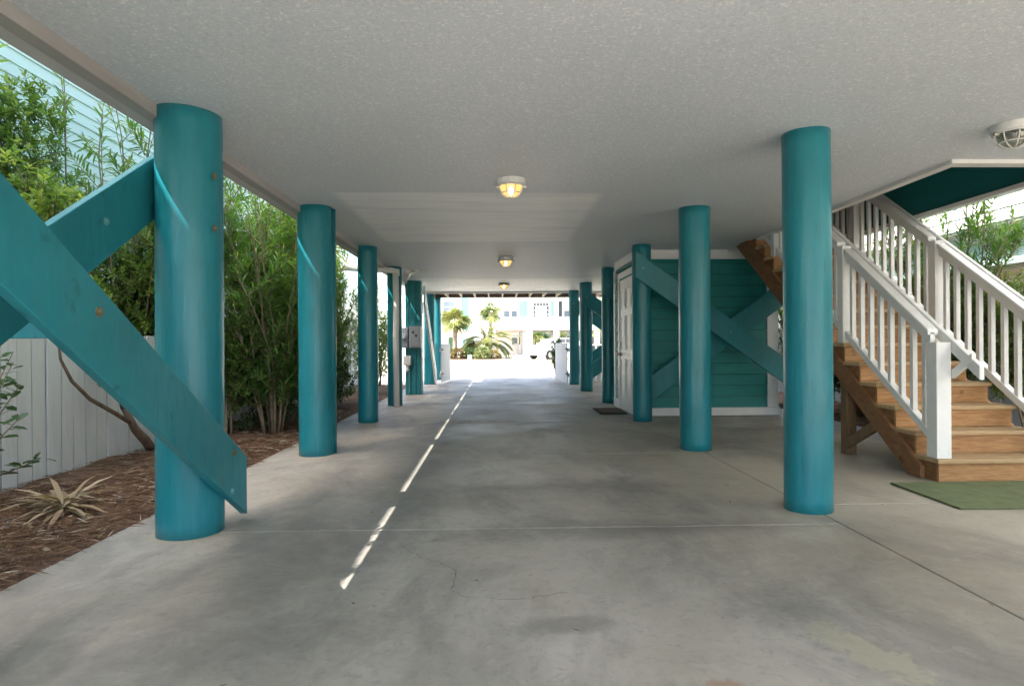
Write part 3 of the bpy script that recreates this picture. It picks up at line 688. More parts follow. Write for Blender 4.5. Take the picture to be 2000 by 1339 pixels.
for xc in (3.435, 4.425):
    m = MB(); slant(m, (xc + .075, 4.60, .83), (xc + .075, 4.40, .965), .055, (1, 0, 0), .03); m.build('rail_bracket', 'white', st, bevel=.003)
o = MB().prism([(2.985, 4.56), (4.55, 4.56), (4.55, 3.84), (2.97, 3.84)], 'z', .003, .016).build('turf_mat', 'turf', None, bevel=.004)
tag(o, 'green artificial turf mat at the foot of the wooden stairs', 'mat')

# ------------------------------------------------------------------ ceiling lamps
def lamp(x, y, lit, label):
    t = thing('ceiling_light', label, 'lamp', (x, y, CE), 'caged ceiling lights')
    z = CE + .004
    MB().lathe([(.118, 0), (.120, -.02), (.118, -.052), (.105, -.06)], (x, y, z), 32).build('housing', 'white_trim' if y < 13 else 'metal_grey', t, smooth=False)
    pr = [(.088 * math.cos(a), -.062 - .085 * math.sin(a)) for a in [R(k) for k in range(0, 86, 10)]]
    MB().lathe(pr, (x, y, z), 28).build('globe', 'globe_lit' if lit else 'globe_off', t, smooth=True)
    MB().lathe([(.012, -.062), (.013, -.075), (.026, -.095), (.029, -.110), (.022, -.128), (.006, -.135)], (x, y, z), 14).build('bulb', 'bulb' if lit else 'bulb_off', t, smooth=True)
    for k in range(4):
        a = math.pi / 4 * k + .35
        pts = [(x + .102 * math.cos(q) * math.cos(a), y + .102 * math.cos(q) * math.sin(a), z - .055 - .10 * math.sin(q)) for q in [R(j) for j in range(0, 181, 15)]]
        MB().tube(pts, .0042, 6).build('guard_wire', 'white_trim' if y < 13 else 'metal_grey', t, smooth=True)
    for zz, r in ((-.062, .108), (-.118, .082)):
        MB().tube([(x + r * math.cos(2 * math.pi * j / 28), y + r * math.sin(2 * math.pi * j / 28), z + zz) for j in range(29)], .0045, 6).build('guard_ring', 'white_trim' if y < 13 else 'metal_grey', t, smooth=True)
    for s in (-1, 1): MB().tube([(x + s * .10, y, z - .066), (x + s * .128, y, z - .066)], .012, 10).build('clamp_screw', 'nickel', t)
lamp(0.126, 5.04, True, 'lit caged ceiling light before the smoother pale ceiling patch')
lamp(0.153, 9.63, True, 'lit caged ceiling light level with the white storage door')
lamp(0.168, 13.64, True, 'lit caged ceiling light next to the open deck joists')
lamp(3.25, 3.74, False, 'unlit caged ceiling light next to the stair opening')

# ------------------------------------------------------------------ left side services
t = thing('downspout', 'white pvc drain pipe running down a teal piling', 'pipe', (-1.72, 10.6, 0))
MB().tube([(-1.72, 10.50, .0), (-1.73, 10.50, 1.2), (-1.72, 10.50, 1.9), (-1.73, 10.50, 2.30)], .050, 14).build('riser_pipe', 'pvc', t, smooth=True)
MB().tube([(-2.55, 10.10, 2.345), (-2.2, 10.25, 2.345), (-1.80, 10.45, 2.345), (-1.70, 10.52, 2.33), (-1.705, 10.52, 2.26)], .05, 14).build('elbow', 'pvc', t, smooth=True)
MB().tube([(-1.705, 10.52, 1.98), (-1.705, 10.52, 2.0)], .048, 14).build('clamp', 'metal_dark', t)
fl = thing('flood_light', 'white twin head security light under the ceiling by the drain pipe', 'lamp', (-1.52, 10.75, CE))
MB().lathe([(.075, 0), (.075, -.03), (.06, -.045)], (-1.50, 11.2, CE + .005), 18).build('base', 'white_trim', fl)
MB().tube([(-1.50, 11.2, CE - .04), (-1.52, 11.1, CE - .08), (-1.56, 10.95, CE - .11)], .018, 8).build('arm', 'white_trim', fl)
m = MB().box(-.055, .055, -.17, .17, -.045, .045); hd = m.build('lamp_head', 'white_trim', fl, bevel=.015)
hd.location = (-1.60, 10.88, CE - .13); hd.rotation_euler = (R(-18), R(35), R(8)); 
for k in range(3):
    o = MB().box(.056, .062, -.155 + k * .105, -.06 + k * .105, -.035, .035).build('lens', 'pvc', fl); o.location = hd.location; o.rotation_euler = hd.rotation_euler
MB().box(-1.36, -1.28, 11.17, 11.23, CE - .05, CE + .003).build('sensor', 'white_trim', fl)
# boxed service post
t = thing('service_post', 'teal boxed post carrying the electric meter boxes', 'post', (-1.78, 13.2, 0))
MB().box(-1.945, -1.61, 13.05, 13.36, 0, CE + .004).build('casing', 'teal_wall', t, bevel=.004)
for x0 in (-1.945, -1.79, -1.70): MB().box(x0, x0 + .07, 13.025, 13.048, 0, 2.40).build('batten', 'teal_brace', t)
def ebox(name, label, x0, x1, z0, z1, d, m='metal_grey'):
    e = thing(name, label, 'electric box', ((x0 + x1) / 2, 13.0, z0))
    MB().box(x0, x1, 13.02 - d, 13.02, z0, z1).build('enclosure', m, e, bevel=.008)
    MB().box(x0 + .012, x1 - .012, 13.02 - d - .012, 13.02 - d - .001, z0 + .02, z1 - .05).build('cover', m, e, bevel=.005)
    return e
e = ebox('breaker_panel', 'grey electric panel with dark square windows on the teal post', -1.845, -1.60, 1.0, 1.455, .14)
for (x, z) in ((-1.785, 1.30), (-1.72, 1.23)): MB().box(x, x + .05, 12.86, 12.868, z, z + .055).build('window', 'metal_dark', e)
MB().box(-1.79, -1.68, 12.862, 12.867, 1.07, 1.09).build('plate', 'nickel', e)
e = ebox('meter_box', 'narrow grey meter box left of the electric panel', -2.04, -1.87, 1.0, 1.43, .12)
MB().lathe([(.06, 0), (.06, .05), (.05, .07)], (0, 0, 0), 18).build('meter', 'blind', e).location = (-1.955, 12.90, 1.25)
bpy.data.objects[e.children[-1].name].rotation_euler = (R(90), 0, 0)
e = ebox('junction_box', 'small white junction box below the electric panel', -1.985, -1.82, .63, .835, .08, 'pvc')
MB().box(-1.935, -1.875, 12.96, 13.02, .51, .628).build('plug', 'pvc', e)
MB().tube([(-1.82, 12.96, .8), (-1.77, 12.955, .78), (-1.76, 12.955, .65), (-1.80, 12.96, .52), (-1.87, 12.97, .5)], .006, 6).build('cable', 'metal_dark', e)
MB().tube([(-1.86, 12.99, 0), (-1.86, 12.99, .63)], .014, 8).build('conduit', 'galv', e)

# ------------------------------------------------------------------ fences and gates
board_m = []
for k in range(4):
    w_ = .142; h = 1.24 + random.uniform(-.012, .012)
    mm = MB().prism([(0, 0.0), (w_, 0.0), (w_, h - .03), (w_ - .03, h), (.03, h), (0, h - .03)], 'x', -.009, .009)
    board_m.append(mm.mesh('fence_board', 'fence'))
def fence_y(x, y0, y1, label, z=-.05, side=1):
    t = thing('board_fence', label, 'fence', (x, (y0 + y1) / 2, z))
    y = y0; k = 0
    while y < y1:
        link('fence_board', board_m[k % 4], t, (x + random.uniform(-.006, .006), y, z + random.uniform(-.01, .01)), (random.gauss(0, .004), random.gauss(0, .006), random.gauss(0, .02)))
        link('back_board', board_m[(k + 1) % 4], t, (x - side * .062, y + .085, z)); y += .158; k += 1
    for zz in (.3, .95): MB().box(x - side * .05, x - side * .012, y0, y1, z + zz, z + zz + .09).build('fence_rail', 'fence', t)
    yy = y0 + .3
    while yy < y1: MB().box(x - side * .14, x - side * .052, yy, yy + .09, z, z + 1.2).build('fence_post', 'fence', t); yy += 2.4
    return t
fence_y(-3.72, 2.6, 16.6, 'white weathered board fence behind the pine straw bed')
fence_y(6.25, 3.6, 16.6, 'white board fence beyond the stairs and shrubs', side=-1)
gb = MB().box(-.010, .010, 0, .128, 0, 1.04).mesh('gate_board', 'fence')
def gate(p0, p1, h, label, inner):
    p0, p1 = Vector(p0), Vector(p1); d = (p1 - p0); L = d.length; a = math.atan2(-d.x, d.y)
    t = thing('gate', label, 'gate', p0, 'open white gate leaves')
    nb = int(L / .134)
    for k in range(nb):
        q = p0 + d * (k * .134 / L); link('gate_board', gb, t, (q.x, q.y, .04), (0, 0, a))
    nrm = Vector((math.cos(a), math.sin(a), 0)) * inner
    for zz in (.18, .85):
        m = MB(); s = MB().box(-.02, .02, 0, L, 0, .09); o = link('gate_rail', s.mesh('gate_rail', 'fence'), t, (p0.x + nrm.x * .033, p0.y + nrm.y * .033, zz), (0, 0, a))
    m = MB(); slant(m, (0, .02, .24), (0, L - .02, .88), .08, (1, 0, 0), .036); link('gate_brace', m.mesh('gate_brace', 'fence'), t, (p0.x + nrm.x * .032, p0.y + nrm.y * .032, 0), (0, 0, a))
    for zz in (.25, .9): link('hinge', MB().box(-.015, .015, -.02, .10, 0, .04).mesh('hinge', 'metal_dark'), t, (p0.x - nrm.x * .03, p0.y - nrm.y * .03, zz), (0, 0, a))
gate((1.86, 16.02, 0), (1.69, 17.52, 0), 1.05, 'white board gate leaf swung open beside the right teal pilings', 1)
gate((-1.50, 16.55, 0), (-1.36, 17.75, 0), 1.05, 'white board gate leaf swung open beside the leaning white brace', -1)
t = thing('board_fence', 'low white fence behind the far teal cross braces', 'fence', (4, 16.9, 0))
for k in range(28): link('fence_board', gb, t, (2.2 + k * .142, 16.9, -.03), (0, 0, R(-90)))
for zz in (.2, .8): MB().box(2.1, 6.2, 16.92, 16.96, zz, zz + .08).build('fence_rail', 'white', t)

# ------------------------------------------------------------------ plants
def make_stems(curves, name, m, parent):
    mb = MB()
    for pts, r0, r1 in curves:
        n_ = len(pts); mb.tube(pts, [r0 + (r1 - r0) * i / (n_ - 1) for i in range(n_)], 6)
    return mb.build(name, m, parent, smooth=True)
def curve(p, d, L, bend, k=6):
    pts = [Vector(p)]; d = Vector(d).normalized()
    for i in range(k):
        pts.append(pts[-1] + d * (L / k)); d = (d + Vector(bend) / k + Vector((random.gauss(0, .06), random.gauss(0, .06), random.gauss(0, .03)))).normalized()
    return pts
def oleander(base, h, spread, nst, label, shoots=6, leaf=.165, mat_='leaf_oleander', low=.14, tint=.68, group='oleander shrubs'):
    t = thing('oleander_shrub', label, 'shrub', base, group)
    cv = []; P = []; D = []; Lf = []; nst = int(nst * 1.7); shoots = int(shoots * 1.7)
    for s in range(nst):
        a = random.uniform(0, 2 * math.pi); q = math.sqrt(random.random()); out = Vector((math.cos(a), math.sin(a), 0))
        b = Vector(base) + out * .12 * random.random(); L = h * random.uniform(.72, 1.04)
        d0 = Vector((0, 0, 1)) + out * q * spread / h * 1.1
        pts = curve(b, d0, L, out * .12 + Vector((0, 0, .02)), 8); cv.append((pts, .016, .005))
        for k in range(shoots):
            u = low + (1 - low) * (k + random.random() * .8) / shoots; i = min(7, int(u * 8)); p = pts[i].lerp(pts[i + 1], u * 8 - i)
            a2 = random.uniform(0, 2 * math.pi); sd_ = Vector((math.cos(a2), math.sin(a2), random.uniform(.5, 1.3)))
            sp = curve(p, sd_, random.uniform(.22, .5), (0, 0, .35), 5) if k < shoots - 1 else curve(pts[6], pts[8] - pts[6], (pts[8] - pts[6]).length + .1, (0, 0, .1), 5)
            cv.append((sp, .005, .0025))
            nl = 12
            for j in range(nl):
                v = .25 + .75 * j / (nl - 1); i2 = min(4, int(v * 5)); pp = sp[i2].lerp(sp[i2 + 1], v * 5 - i2); ax = (sp[i2 + 1] - sp[i2]).normalized()
                ph = random.uniform(0, 2); 
                for w3 in range(3):
                    an = ph + w3 * 2.094; e1 = ax.orthogonal().normalized(); e2 = ax.cross(e1)
                    o_ = e1 * math.cos(an) + e2 * math.sin(an); up_ = .35 + 1.0 * v * random.uniform(.6, 1.2)
                    P.append(pp); D.append(o_ + ax * up_); Lf.append(leaf * random.uniform(.65, 1.1) * (0.75 if j == nl - 1 else 1))
    stuff(make_stems(cv, 'stems', 'twig', t))
    n_ = len(P); P = np.array([tuple(p) for p in P]); D = np.array([tuple(d) for d in D]); Lf = np.array(Lf)
    S = np.tile([[0, 0, 1.0]], (n_, 1)) + rnd_dirs(n_) * .4
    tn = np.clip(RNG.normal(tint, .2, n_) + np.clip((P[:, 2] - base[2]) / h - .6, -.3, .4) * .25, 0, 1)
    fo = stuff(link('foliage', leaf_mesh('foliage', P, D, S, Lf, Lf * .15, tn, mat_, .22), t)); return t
def bushy(base, crown, rad, ntips, label, leaf=.06, wl=.42, mat_='leaf_pitto', tint=.45, name='leafy_shrub', nl=10, group=None, trunk=.02, stems=7, cat='shrub'):
    t = thing(name, label, cat, base, group); c = Vector(crown); ntips = int(ntips * 2.6) if ntips > 50 else ntips; cv = []; P = []; D = []; Lf = []
    lobes = [(Vector((random.uniform(-.55, .55) * rad[0], random.uniform(-.55, .55) * rad[1], random.uniform(-.55, .6) * rad[2])), random.uniform(.42, .68)) for _ in range(14)]
    for s in range(stems):
        l, _ = random.choice(lobes); tgt = c + l; b = Vector(base) + Vector((random.uniform(-.08, .08), random.uniform(-.08, .08), 0))
        d = tgt - b; cv.append((curve(b, d + Vector((0, 0, d.length * .3)), d.length * 1.02, (0, 0, -.25), 7), trunk, .005))
    for k in range(ntips):
        l, q = random.choice(lobes); v = Vector((random.gauss(0, 1), random.gauss(0, 1), random.gauss(0, 1) + .15)).normalized()
        rr = q * (.55 + .5 * random.random() ** .5)
        tip = c + l + Vector((v.x * rad[0] * rr, v.y * rad[1] * rr, v.z * rad[2] * rr))
        if tip.z < base[2] + .05: continue
        ax = (v + Vector((0, 0, .7)) + Vector((random.gauss(0, .3), random.gauss(0, .3), 0))).normalized()
        if k % 3 == 0: cv.append(([tip - ax * random.uniform(.12, .25) + Vector((random.gauss(0, .03), random.gauss(0, .03), 0)), tip - ax * .05, tip], .004, .002))
        e1 = ax.orthogonal().normalized(); e2 = ax.cross(e1); ph = random.uniform(0, 6)
        for j in range(nl):
            an = ph + j * 2.4; o_ = e1 * math.cos(an) + e2 * math.sin(an); up_ = .15 + 1.3 * j / nl
            P.append(tuple(tip - ax * (.07 * (1 - j / nl)))); D.append(tuple(o_ + ax * up_)); Lf.append(leaf * random.uniform(.6, 1.15))
    stuff(make_stems(cv, 'stems', 'trunk' if trunk > .025 else 'twig', t))
    P = np.array(P); D = np.array(D); Lf = np.array(Lf); n_ = len(P)
    S = np.tile([[0, 0, 1.0]], (n_, 1)) + rnd_dirs(n_) * .35
    per = np.repeat(RNG.normal(0, .16, n_ // nl + 1), nl)[:n_]
    tn = np.clip(RNG.normal(tint, .12, n_) + per, 0, 1)
    stuff(link('foliage', leaf_mesh('foliage', P, D, S, Lf, Lf * wl, tn, mat_, .12, .55), t)); return t
G0 = -.04
oleander((-3.02, 8.25, G0), 3.55, .75, 20, 'tall dense oleander with long narrow leaves beside the second teal piling', shoots=8)
oleander((-2.72, 7.5, G0), 2.7, .5, 9, 'shorter oleander in front of the tall dense one', shoots=8, tint=.5)
oleander((-3.3, 9.3, G0), 3.2, .7, 11, 'oleander mass filling behind the second piling', shoots=8)
oleander((-4.25, 6.9, G0), 4.0, 1.0, 19, 'oleander overtopping the white fence against the mint siding', shoots=7)
oleander((-4.15, 8.8, G0), 3.4, .8, 9, 'oleander beyond the fence behind the dense one', shoots=7)
oleander((-2.95, 10.1, G0), 2.9, .6, 12, 'oleander growing level with the drain pipe piling', shoots=6, tint=.4)
bushy((-4.8, 5.95, G0), (-4.8, 5.95, 2.7), (.62, .6, 1.05), 420, 'big yellow green pittosporum rising over the fence', leaf=.072, tint=.55, trunk=.035, stems=9)
bushy((-4.05, 5.0, G0), (-3.85, 4.95, 1.98), (.58, .6, .58), 300, 'bright green pittosporum with pale buds behind the crossed braces', leaf=.078, tint=.68, trunk=.03)
bushy((-4.2, 7.0, G0), (-4.15, 7.1, 1.55), (.65, .9, .8), 520, 'leafy shrub crowding the fence behind the first piling', leaf=.066, tint=.55)
bushy((-4.15, 5.75, G0), (-4.1, 5.8, 1.35), (.35, .7, .55), 260, 'pale green shrub peeping over the fence behind the brace', leaf=.062, tint=.6)
bushy((-3.25, 7.35, G0), (-3.2, 7.3, .78), (.34, .4, .62), 230, 'low round leaved bush left of the dense oleander', leaf=.065, tint=.35)
bushy((-3.05, 11.4, G0), (-3.05, 11.4, 1.5), (.62, 1.0, 1.35), 800, 'rounded green shrub between the second and third pilings', leaf=.064, tint=.6, trunk=.03)
bushy((-2.85, 13.9, G0), (-2.85, 13.9, 1.3), (.5, .8, 1.15), 420, 'dark leafy shrub near the electric meter', leaf=.06, tint=.35)
bushy((-4.4, 12.2, G0), (-4.4, 12.0, 2.2), (.7, 1.3, .9), 500, 'tall shrub filling the gap beyond the fence', leaf=.06, tint=.5)
bushy((-3.0, 15.7, G0), (-3.0, 15.7, 1.2), (.5, .7, 1.0), 260, 'leafy shrub at the end of the fence', leaf=.06, tint=.45)
bushy((-3.0, 8.15, G0), (-3.0, 8.1, .62), (.5, .75, .62), 330, 'dark low growth round the foot of the tall oleander', leaf=.085, wl=.26, mat_='leaf_dark', tint=.6)
bushy((-2.9, 10.6, G0), (-2.9, 10.5, .6), (.4, .9, .6), 260, 'low dark shrub in the bed by the third piling', leaf=.07, mat_='leaf_dark', tint=.6)
# low seedling with large leaves at the left edge
t = thing('fence_seedling', 'sparse seedling with broad dark leaves in front of the white fence', 'shrub', (-3.45, 4.0, G0))
cv = []; k = 0
lm = leaf_mesh('leaf', np.array([[0, 0, 0.]]), np.array([[1., 0, 0]]), np.array([[0, 0, 1.]]), [.105], [.046], [.45], 'leaf_dark', .18, .55)
for (ex, ey, ez) in ((-3.25, 4.18, .98), (-3.30, 4.30, .82), (-3.16, 4.12, .62), (-3.28, 4.05, .42), (-3.2, 4.35, .30), (-3.36, 4.32, 1.05)):
    b = Vector((-3.45, 4.0, G0)); pts = [b, b.lerp(Vector((ex, ey, ez)), .5) + Vector((-.04, -.02, .08)), Vector((ex, ey, ez))]; cv.append((pts, .007, .003))
    for j in range(16):
        p = pts[1].lerp(pts[2], (j / 15)); a = random.uniform(0, 6.28)
        link('leaf', lm, t, p, (random.uniform(-.5, .5), random.uniform(-.7, .3), a))
make_stems(cv, 'stems', 'twig', t)
# bare leaning trunk by the fence
t = thing('crooked_shrub', 'bare crooked branch leaning along the white fence', 'shrub', (-3.52, 6.35, G0))
for cvv in ([([(-3.56, 6.42, G0), (-3.52, 6.2, .13), (-3.5, 5.98, .28), (-3.50, 5.80, .52)], .055, .034), ([(-3.5, 5.95, .33), (-3.49, 5.66, .47), (-3.5, 5.33, .63), (-3.51, 5.12, .80), (-3.5, 4.98, .98), (-3.5, 4.95, 1.15)], .022, .009),
            ([(-3.50, 5.80, .5), (-3.5, 5.7, .75), (-3.56, 5.6, 1.1)], .028, .012)]): make_stems([cvv], 'branch', 'trunk', t)
bushy((-3.5, 5.7, .70), (-3.52, 5.62, .88), (.12, .2, .16), 22, 'small leafy sprout on the leaning branch by the fence', leaf=.05, mat_='leaf_dark', stems=2, trunk=.006)
# dead yucca
t = thing('dried_yucca', 'dried tan yucca rosette lying on the pine straw', 'plant', (-2.85, 4.08, 0))
for j in range(56):
    yc = ((-2.85, 4.08), (-2.80, 4.0), (-2.92, 4.14))[j % 3]; a = random.uniform(0, 6.28); L = random.uniform(.24, .44)
    me = leaf_mesh('leaf', np.array([[0, 0, 0.]]), np.array([[1., 0, random.uniform(-.02, .75)]]), np.array([[0, 0, 1.]]), [L], [random.uniform(.026, .044)], [random.uniform(.2, 1)], 'dead_leaf', .25, .4)
    link('leaf', me, t, (yc[0], yc[1], .035 + random.uniform(0, .02)), (random.uniform(-.3, .3), 0, a))
# right side beyond the stairs
oleander((-2.76, 2.45, G0), 3.1, .30, 5, 'unseen oleander added to break the light strip on the floor', shoots=6)  # left side, out of view: added only to break up the floor light strip
oleander((5.45, 7.35, G0), 2.75, .5, 14, 'oleander with pointed leaves rising behind the right stair rail', shoots=7, tint=.5)
oleander((5.4, 8.9, G0), 2.5, .5, 13, 'dense oleander behind the stair balusters', shoots=7, tint=.35)
oleander((5.4, 10.6, G0), 2.5, .5, 12, 'oleander beside the storage room behind the stairs', shoots=6, tint=.4)
bushy((5.65, 6.3, G0), (5.65, 6.35, 1.15), (.42, .55, .75), 420, 'yellow green bush beside the lower stair rail', leaf=.055, tint=.6)
bushy((5.3, 9.6, G0), (5.3, 9.5, .9), (.5, 1.4, .8), 520, 'dark bush low behind the wooden steps', leaf=.06, tint=.3, mat_='leaf_dark')
bushy((5.35, 7.9, G0), (5.35, 7.8, .8), (.45, .8, .8), 420, 'dark shrub under the oleander beside the steps', leaf=.06, tint=.3, mat_='leaf_dark')
bushy((4.6, 21.5, G0), (4.6, 21.5, 1.7), (1.0, 1.0, 1.6), 500, 'sunlit bush seen through the far teal braces', leaf=.09, tint=.8)
bushy((1.85, 18.35, G0), (1.82, 18.3, .62), (.22, .3, .62), 130, 'climbing vine at the end of the right gate leaf', leaf=.07, mat_='leaf_dark', tint=.6)

def fan_palm(base, h, crown, nf, label, r=.09, lean=(0, 0), tint=.5):
    t = thing('fan_palm', label, 'palm', base, 'palms'); b = Vector(base); top = b + Vector((lean[0], lean[1], h))
    pts = [b.lerp(top, k / 7) for k in range(8)]
    MB().tube(pts, [r * 1.25, r, r * .95, r, r * .95, r * 1.05, r * 1.25, r * 1.0], 12).build('trunk', 'palm_trunk', t, smooth=True)
    P = []; D = []; S = []; L = []; W = []; cv = []
    for f in range(nf):
        a = f * 2.4 + random.uniform(-.3, .3); el = R(random.uniform(-35, 80)); d = Vector((math.cos(a) * math.cos(el), math.sin(a) * math.cos(el), math.sin(el)))
        pl = crown * random.uniform(.15, .5); hub = top + d * pl; cv.append(([top, top + d * pl * .5 + Vector((0, 0, .03)), hub], .014, .008))
        side = d.cross(Vector((0, 0, 1))).normalized(); nrm = side.cross(d); ro = random.uniform(-1.3, 1.3)
        side, nrm = side * math.cos(ro) + nrm * math.sin(ro), nrm * math.cos(ro) - side * math.sin(ro)
        for k in range(19):
            an = R(-100 + 200 * k / 18); q = d * math.cos(an) + side * math.sin(an) + nrm * random.uniform(-.1, .3)
            P.append(hub); D.append(q); S.append(nrm); L.append(crown * .62 * (1 - .25 * abs(an) / 1.75) * random.uniform(.85, 1.1)); W.append(crown * .055 * random.uniform(.7, 1.2))
    make_stems(cv, 'petioles', 'twig', t)
    n_ = len(P); leafs = leaf_mesh('crown', np.array([tuple(p) for p in P]), np.array([tuple(p) for p in D]), np.array([tuple(p) for p in S]), np.array(L), np.array(W), np.clip(np.repeat(RNG.normal(tint, .2, nf), 19) + RNG.normal(0, .06, n_), 0, 1), 'leaf_palm', .45, .35)
    stuff(link('crown', leafs, t)); return t
def feather_palm(base, h, fl, nf, label, r=.16, tint=.45):
    t = thing('feather_palm', label, 'palm', base, 'palms'); b = Vector(base); top = b + Vector((0, 0, h))
    MB().tube([b, b.lerp(top, .5), top, top + Vector((0, 0, .15))], [r * 1.2, r, r * 1.1, r * .5], 12).build('trunk', 'palm_trunk', t, smooth=True)
    P = []; D = []; S = []; L = []; cv = []
    for f in range(nf):
        a = f * 2.4 + random.uniform(-.2, .2); e0 = random.uniform(.3, 1.4); out = Vector((math.cos(a), math.sin(a), 0)); d = (out * math.cos(e0) + Vector((0, 0, math.sin(e0)))); p = top.copy(); pts = [p.copy()]
        for k in range(12):
            p = p + d * fl / 12; pts.append(p.copy()); d = (d + Vector((0, 0, -.17))).normalized()
            side = d.cross(Vector((0, 0, 1))).normalized()
            if k > 1:
                for s in (-1, 1):
                    for q in range(2):
                        P.append(p - d * fl / 24 * q); D.append(side * s + d * .8 + Vector((0, 0, .15))); S.append(Vector((0, 0, 1))); L.append(fl * .26 * math.sin(math.pi * (k + 1) / 14) + .06)
        cv.append((pts, .018, .004))
    make_stems(cv, 'rachises', 'twig', t); n_ = len(P); L = np.array(L)
    stuff(link('crown', leaf_mesh('crown', np.array([tuple(p) for p in P]), np.array([tuple(p) for p in D]), np.array([tuple(p) for p in S]), L, L * .10 + .022, np.clip(RNG.normal(tint, .18, n_), 0, 1), 'leaf_palm', .35, .35), t)); return t
fan_palm((-3.05, 44.7, -.06), 2.75, 1.6, 38, 'stout palm with shaggy crown before the curved roof bungalow', r=.17, tint=.6)
fan_palm((-.45, 48.5, -.06), 3.55, 1.4, 22, 'slender fan palm rising above the feathery palm', r=.09, tint=.4)
feather_palm((-.75, 46.2, -.06), 1.0, 2.3, 48, 'low feathery palm with arching fronds by the clipped shrubs')
fan_palm((4.4, 71, -.06), 1.5, 1.6, 20, 'fan palm behind the carport of the white house', r=.12, tint=.5)
feather_palm((7.4, 70, -.06), 1.2, 2.2, 26, 'feathery palm behind the right bay of the white house')
fan_palm((-6.3, 20.5, -.06), 4.6, 1.5, 24, 'sunlit palm above the shrubs beyond the fence', r=.13, tint=.85)
for k, (x, y, h) in enumerate(((3.6, 73, 2.0), (5.6, 75, 2.3), (7.6, 73.5, 1.9), (9.8, 75, 2.2))):
    bushy((x, y, -.06), (x, y, h * .55), (1.3, 1.0, h * .55), 150, ('dark bush behind the first carport bay', 'dark bush behind the white carport post', 'dark bush behind the parked car', 'dark bush at the far end of the white house')[k], leaf=.22, mat_='leaf_dark', tint=.4, group='bushes behind the white house')
def clipped(c, rx, rz, label, mat_, tint, n_=1300):
    t = thing('clipped_shrub', label, 'shrub', c, 'clipped shrubs'); C = np.array(c) + [0, 0, rz * .8]
    d = rnd_dirs(n_, -.8, 1); rr = RNG.uniform(.78, 1.05, n_)[:, None] * (1 + .08 * np.sin(5 * d[:, :1] + 7 * d[:, 1:2]))
    P = C + d * rr * [rx, rx, rz]
    stuff(link('foliage', leaf_mesh('foliage', P, d + rnd_dirs(n_) * .7, rnd_dirs(n_), RNG.uniform(.10, .18, n_), RNG.uniform(.05, .08, n_), np.clip(RNG.normal(tint, .2, n_), 0, 1), mat_), t))
    make_stems([([c, tuple(C)], .05, .03)], 'stem', 'trunk', t)
clipped((-2.85, 44.0, -.06), .52, .42, 'brownish clipped shrub before the stout palm trunk', 'leaf_brown', .5)
clipped((-2.1, 44.2, -.06), .48, .42, 'brown green clipped shrub right of the palm trunk', 'leaf_hedge', .35)
clipped((-1.75, 47.0, -.06), .75, .60, 'large green clipped shrub behind the small ones', 'leaf_hedge', .6)
clipped((-1.0, 43.2, -.06), .52, .48, 'pale green round shrub before the feathery palm', 'leaf_hedge', .9)
clipped((-.25, 43.8, -.06), .52, .33, 'low brownish shrub at the end of the bed', 'leaf_brown', .8)
clipped((-3.6, 46.5, -.06), .5, .45, 'green clipped shrub by the bungalow door', 'leaf_hedge', .5)
xs = [(-5.5, 42.6), (-2.5, 42.2), (0.2, 42.6), (1.2, 43.4), (.3, 46), (-.6, 50), (-5.5, 50)]
struct(MB().prism(xs, 'z', -.07, -.045).build('mulch_bed', 'straw'))
e = thing('utility_box', 'small white utility box between the clipped shrubs', 'box', (-1.83, 42.0, -.06))
MB().box(-1.97, -1.72, 41.9, 42.1, -.06, .20).build('body', 'white_far', e, bevel=.02); MB().box(-1.99, -1.70, 41.88, 42.12, .202, .25).build('lid', 'white_far', e, bevel=.02)

# ------------------------------------------------------------------ neighbours
def lap_wall(parent, xf, out, y0, y1, z0, z1, ex, m):
    # horizontal clapboards along y on a wall at x = xf
    z = z0
    while z < z1 - .01:
        zt = min(z + ex + .012, z1)
        poly = [(xf, z), (xf + out * .022, z), (xf + out * .006, zt), (xf, zt)]
        MB().prism(poly, 'y', y0, y1).build('siding_board', m, parent); z += ex
nb = thing('mint_house', 'pale mint clapboard house beyond the board fence', 'house', (-8.5, 3, 0))
wl_ = MB().box(-11.5, -5.62, -10, 15.6, -.05, 7.6).build('wall', 'mint_siding', nb)
lap_wall(wl_, -5.62, 1, -10, 15.52, .2, 7.45, .155, 'mint_siding')
MB().box(-5.62, -5.575, 15.52, 15.66, -.05, 7.45).build('corner_board', 'white_far', nb)
EZ = 7.685
MB().box(-12.2, -5.22, -10.4, 15.55, EZ - .12, EZ).build('eave', 'white_far', nb)
MB().prism([(-12.2, EZ + .004), (-5.22, EZ + .004), (-8.7, EZ + 2.4)], 'y', -10.4, 15.55).build('roof', 'roof', nb)
nr = thing('cream_house', 'sunlit pale clapboard house beyond the stairs', 'house', (10.5, 8, 0))
wl_ = MB().box(7.52, 13.5, -6, 24, 2.82, 7.2).build('wall', 'cream_siding', nr)
lap_wall(wl_, 7.52, -1, -6, 24, 2.86, 7.1, .19, 'cream_siding')
MB().box(7.80, 13.3, -5.8, 23.8, 2.25, 2.818).build('floor_beam', 'mint_band', nr)
MB().box(7.66, 7.79, -5.9, 23.9, 2.66, 2.818).build('trim_board', 'cream_siding', nr)
MB().box(7.9, 13.2, -5.7, 23.7, 2.18, 2.248).build('underside', 'joist', nr)
for k in range(9):
    for x in (8.1, 12.6): MB().box(x, x + .28, -4 + k * 3.2, -3.72 + k * 3.2, -.05, 2.18).build('post', 'white_far', nr)
MB().box(11.4, 11.5, -5, 23, -.05, 2.18).build('screen_wall', 'metal_grey', nr)
for k in range(8): MB().box(8.6, 8.64, 9.2 + k * .13, 9.24 + k * .13, .9, 2.1).build('baluster', 'white_far', nr)
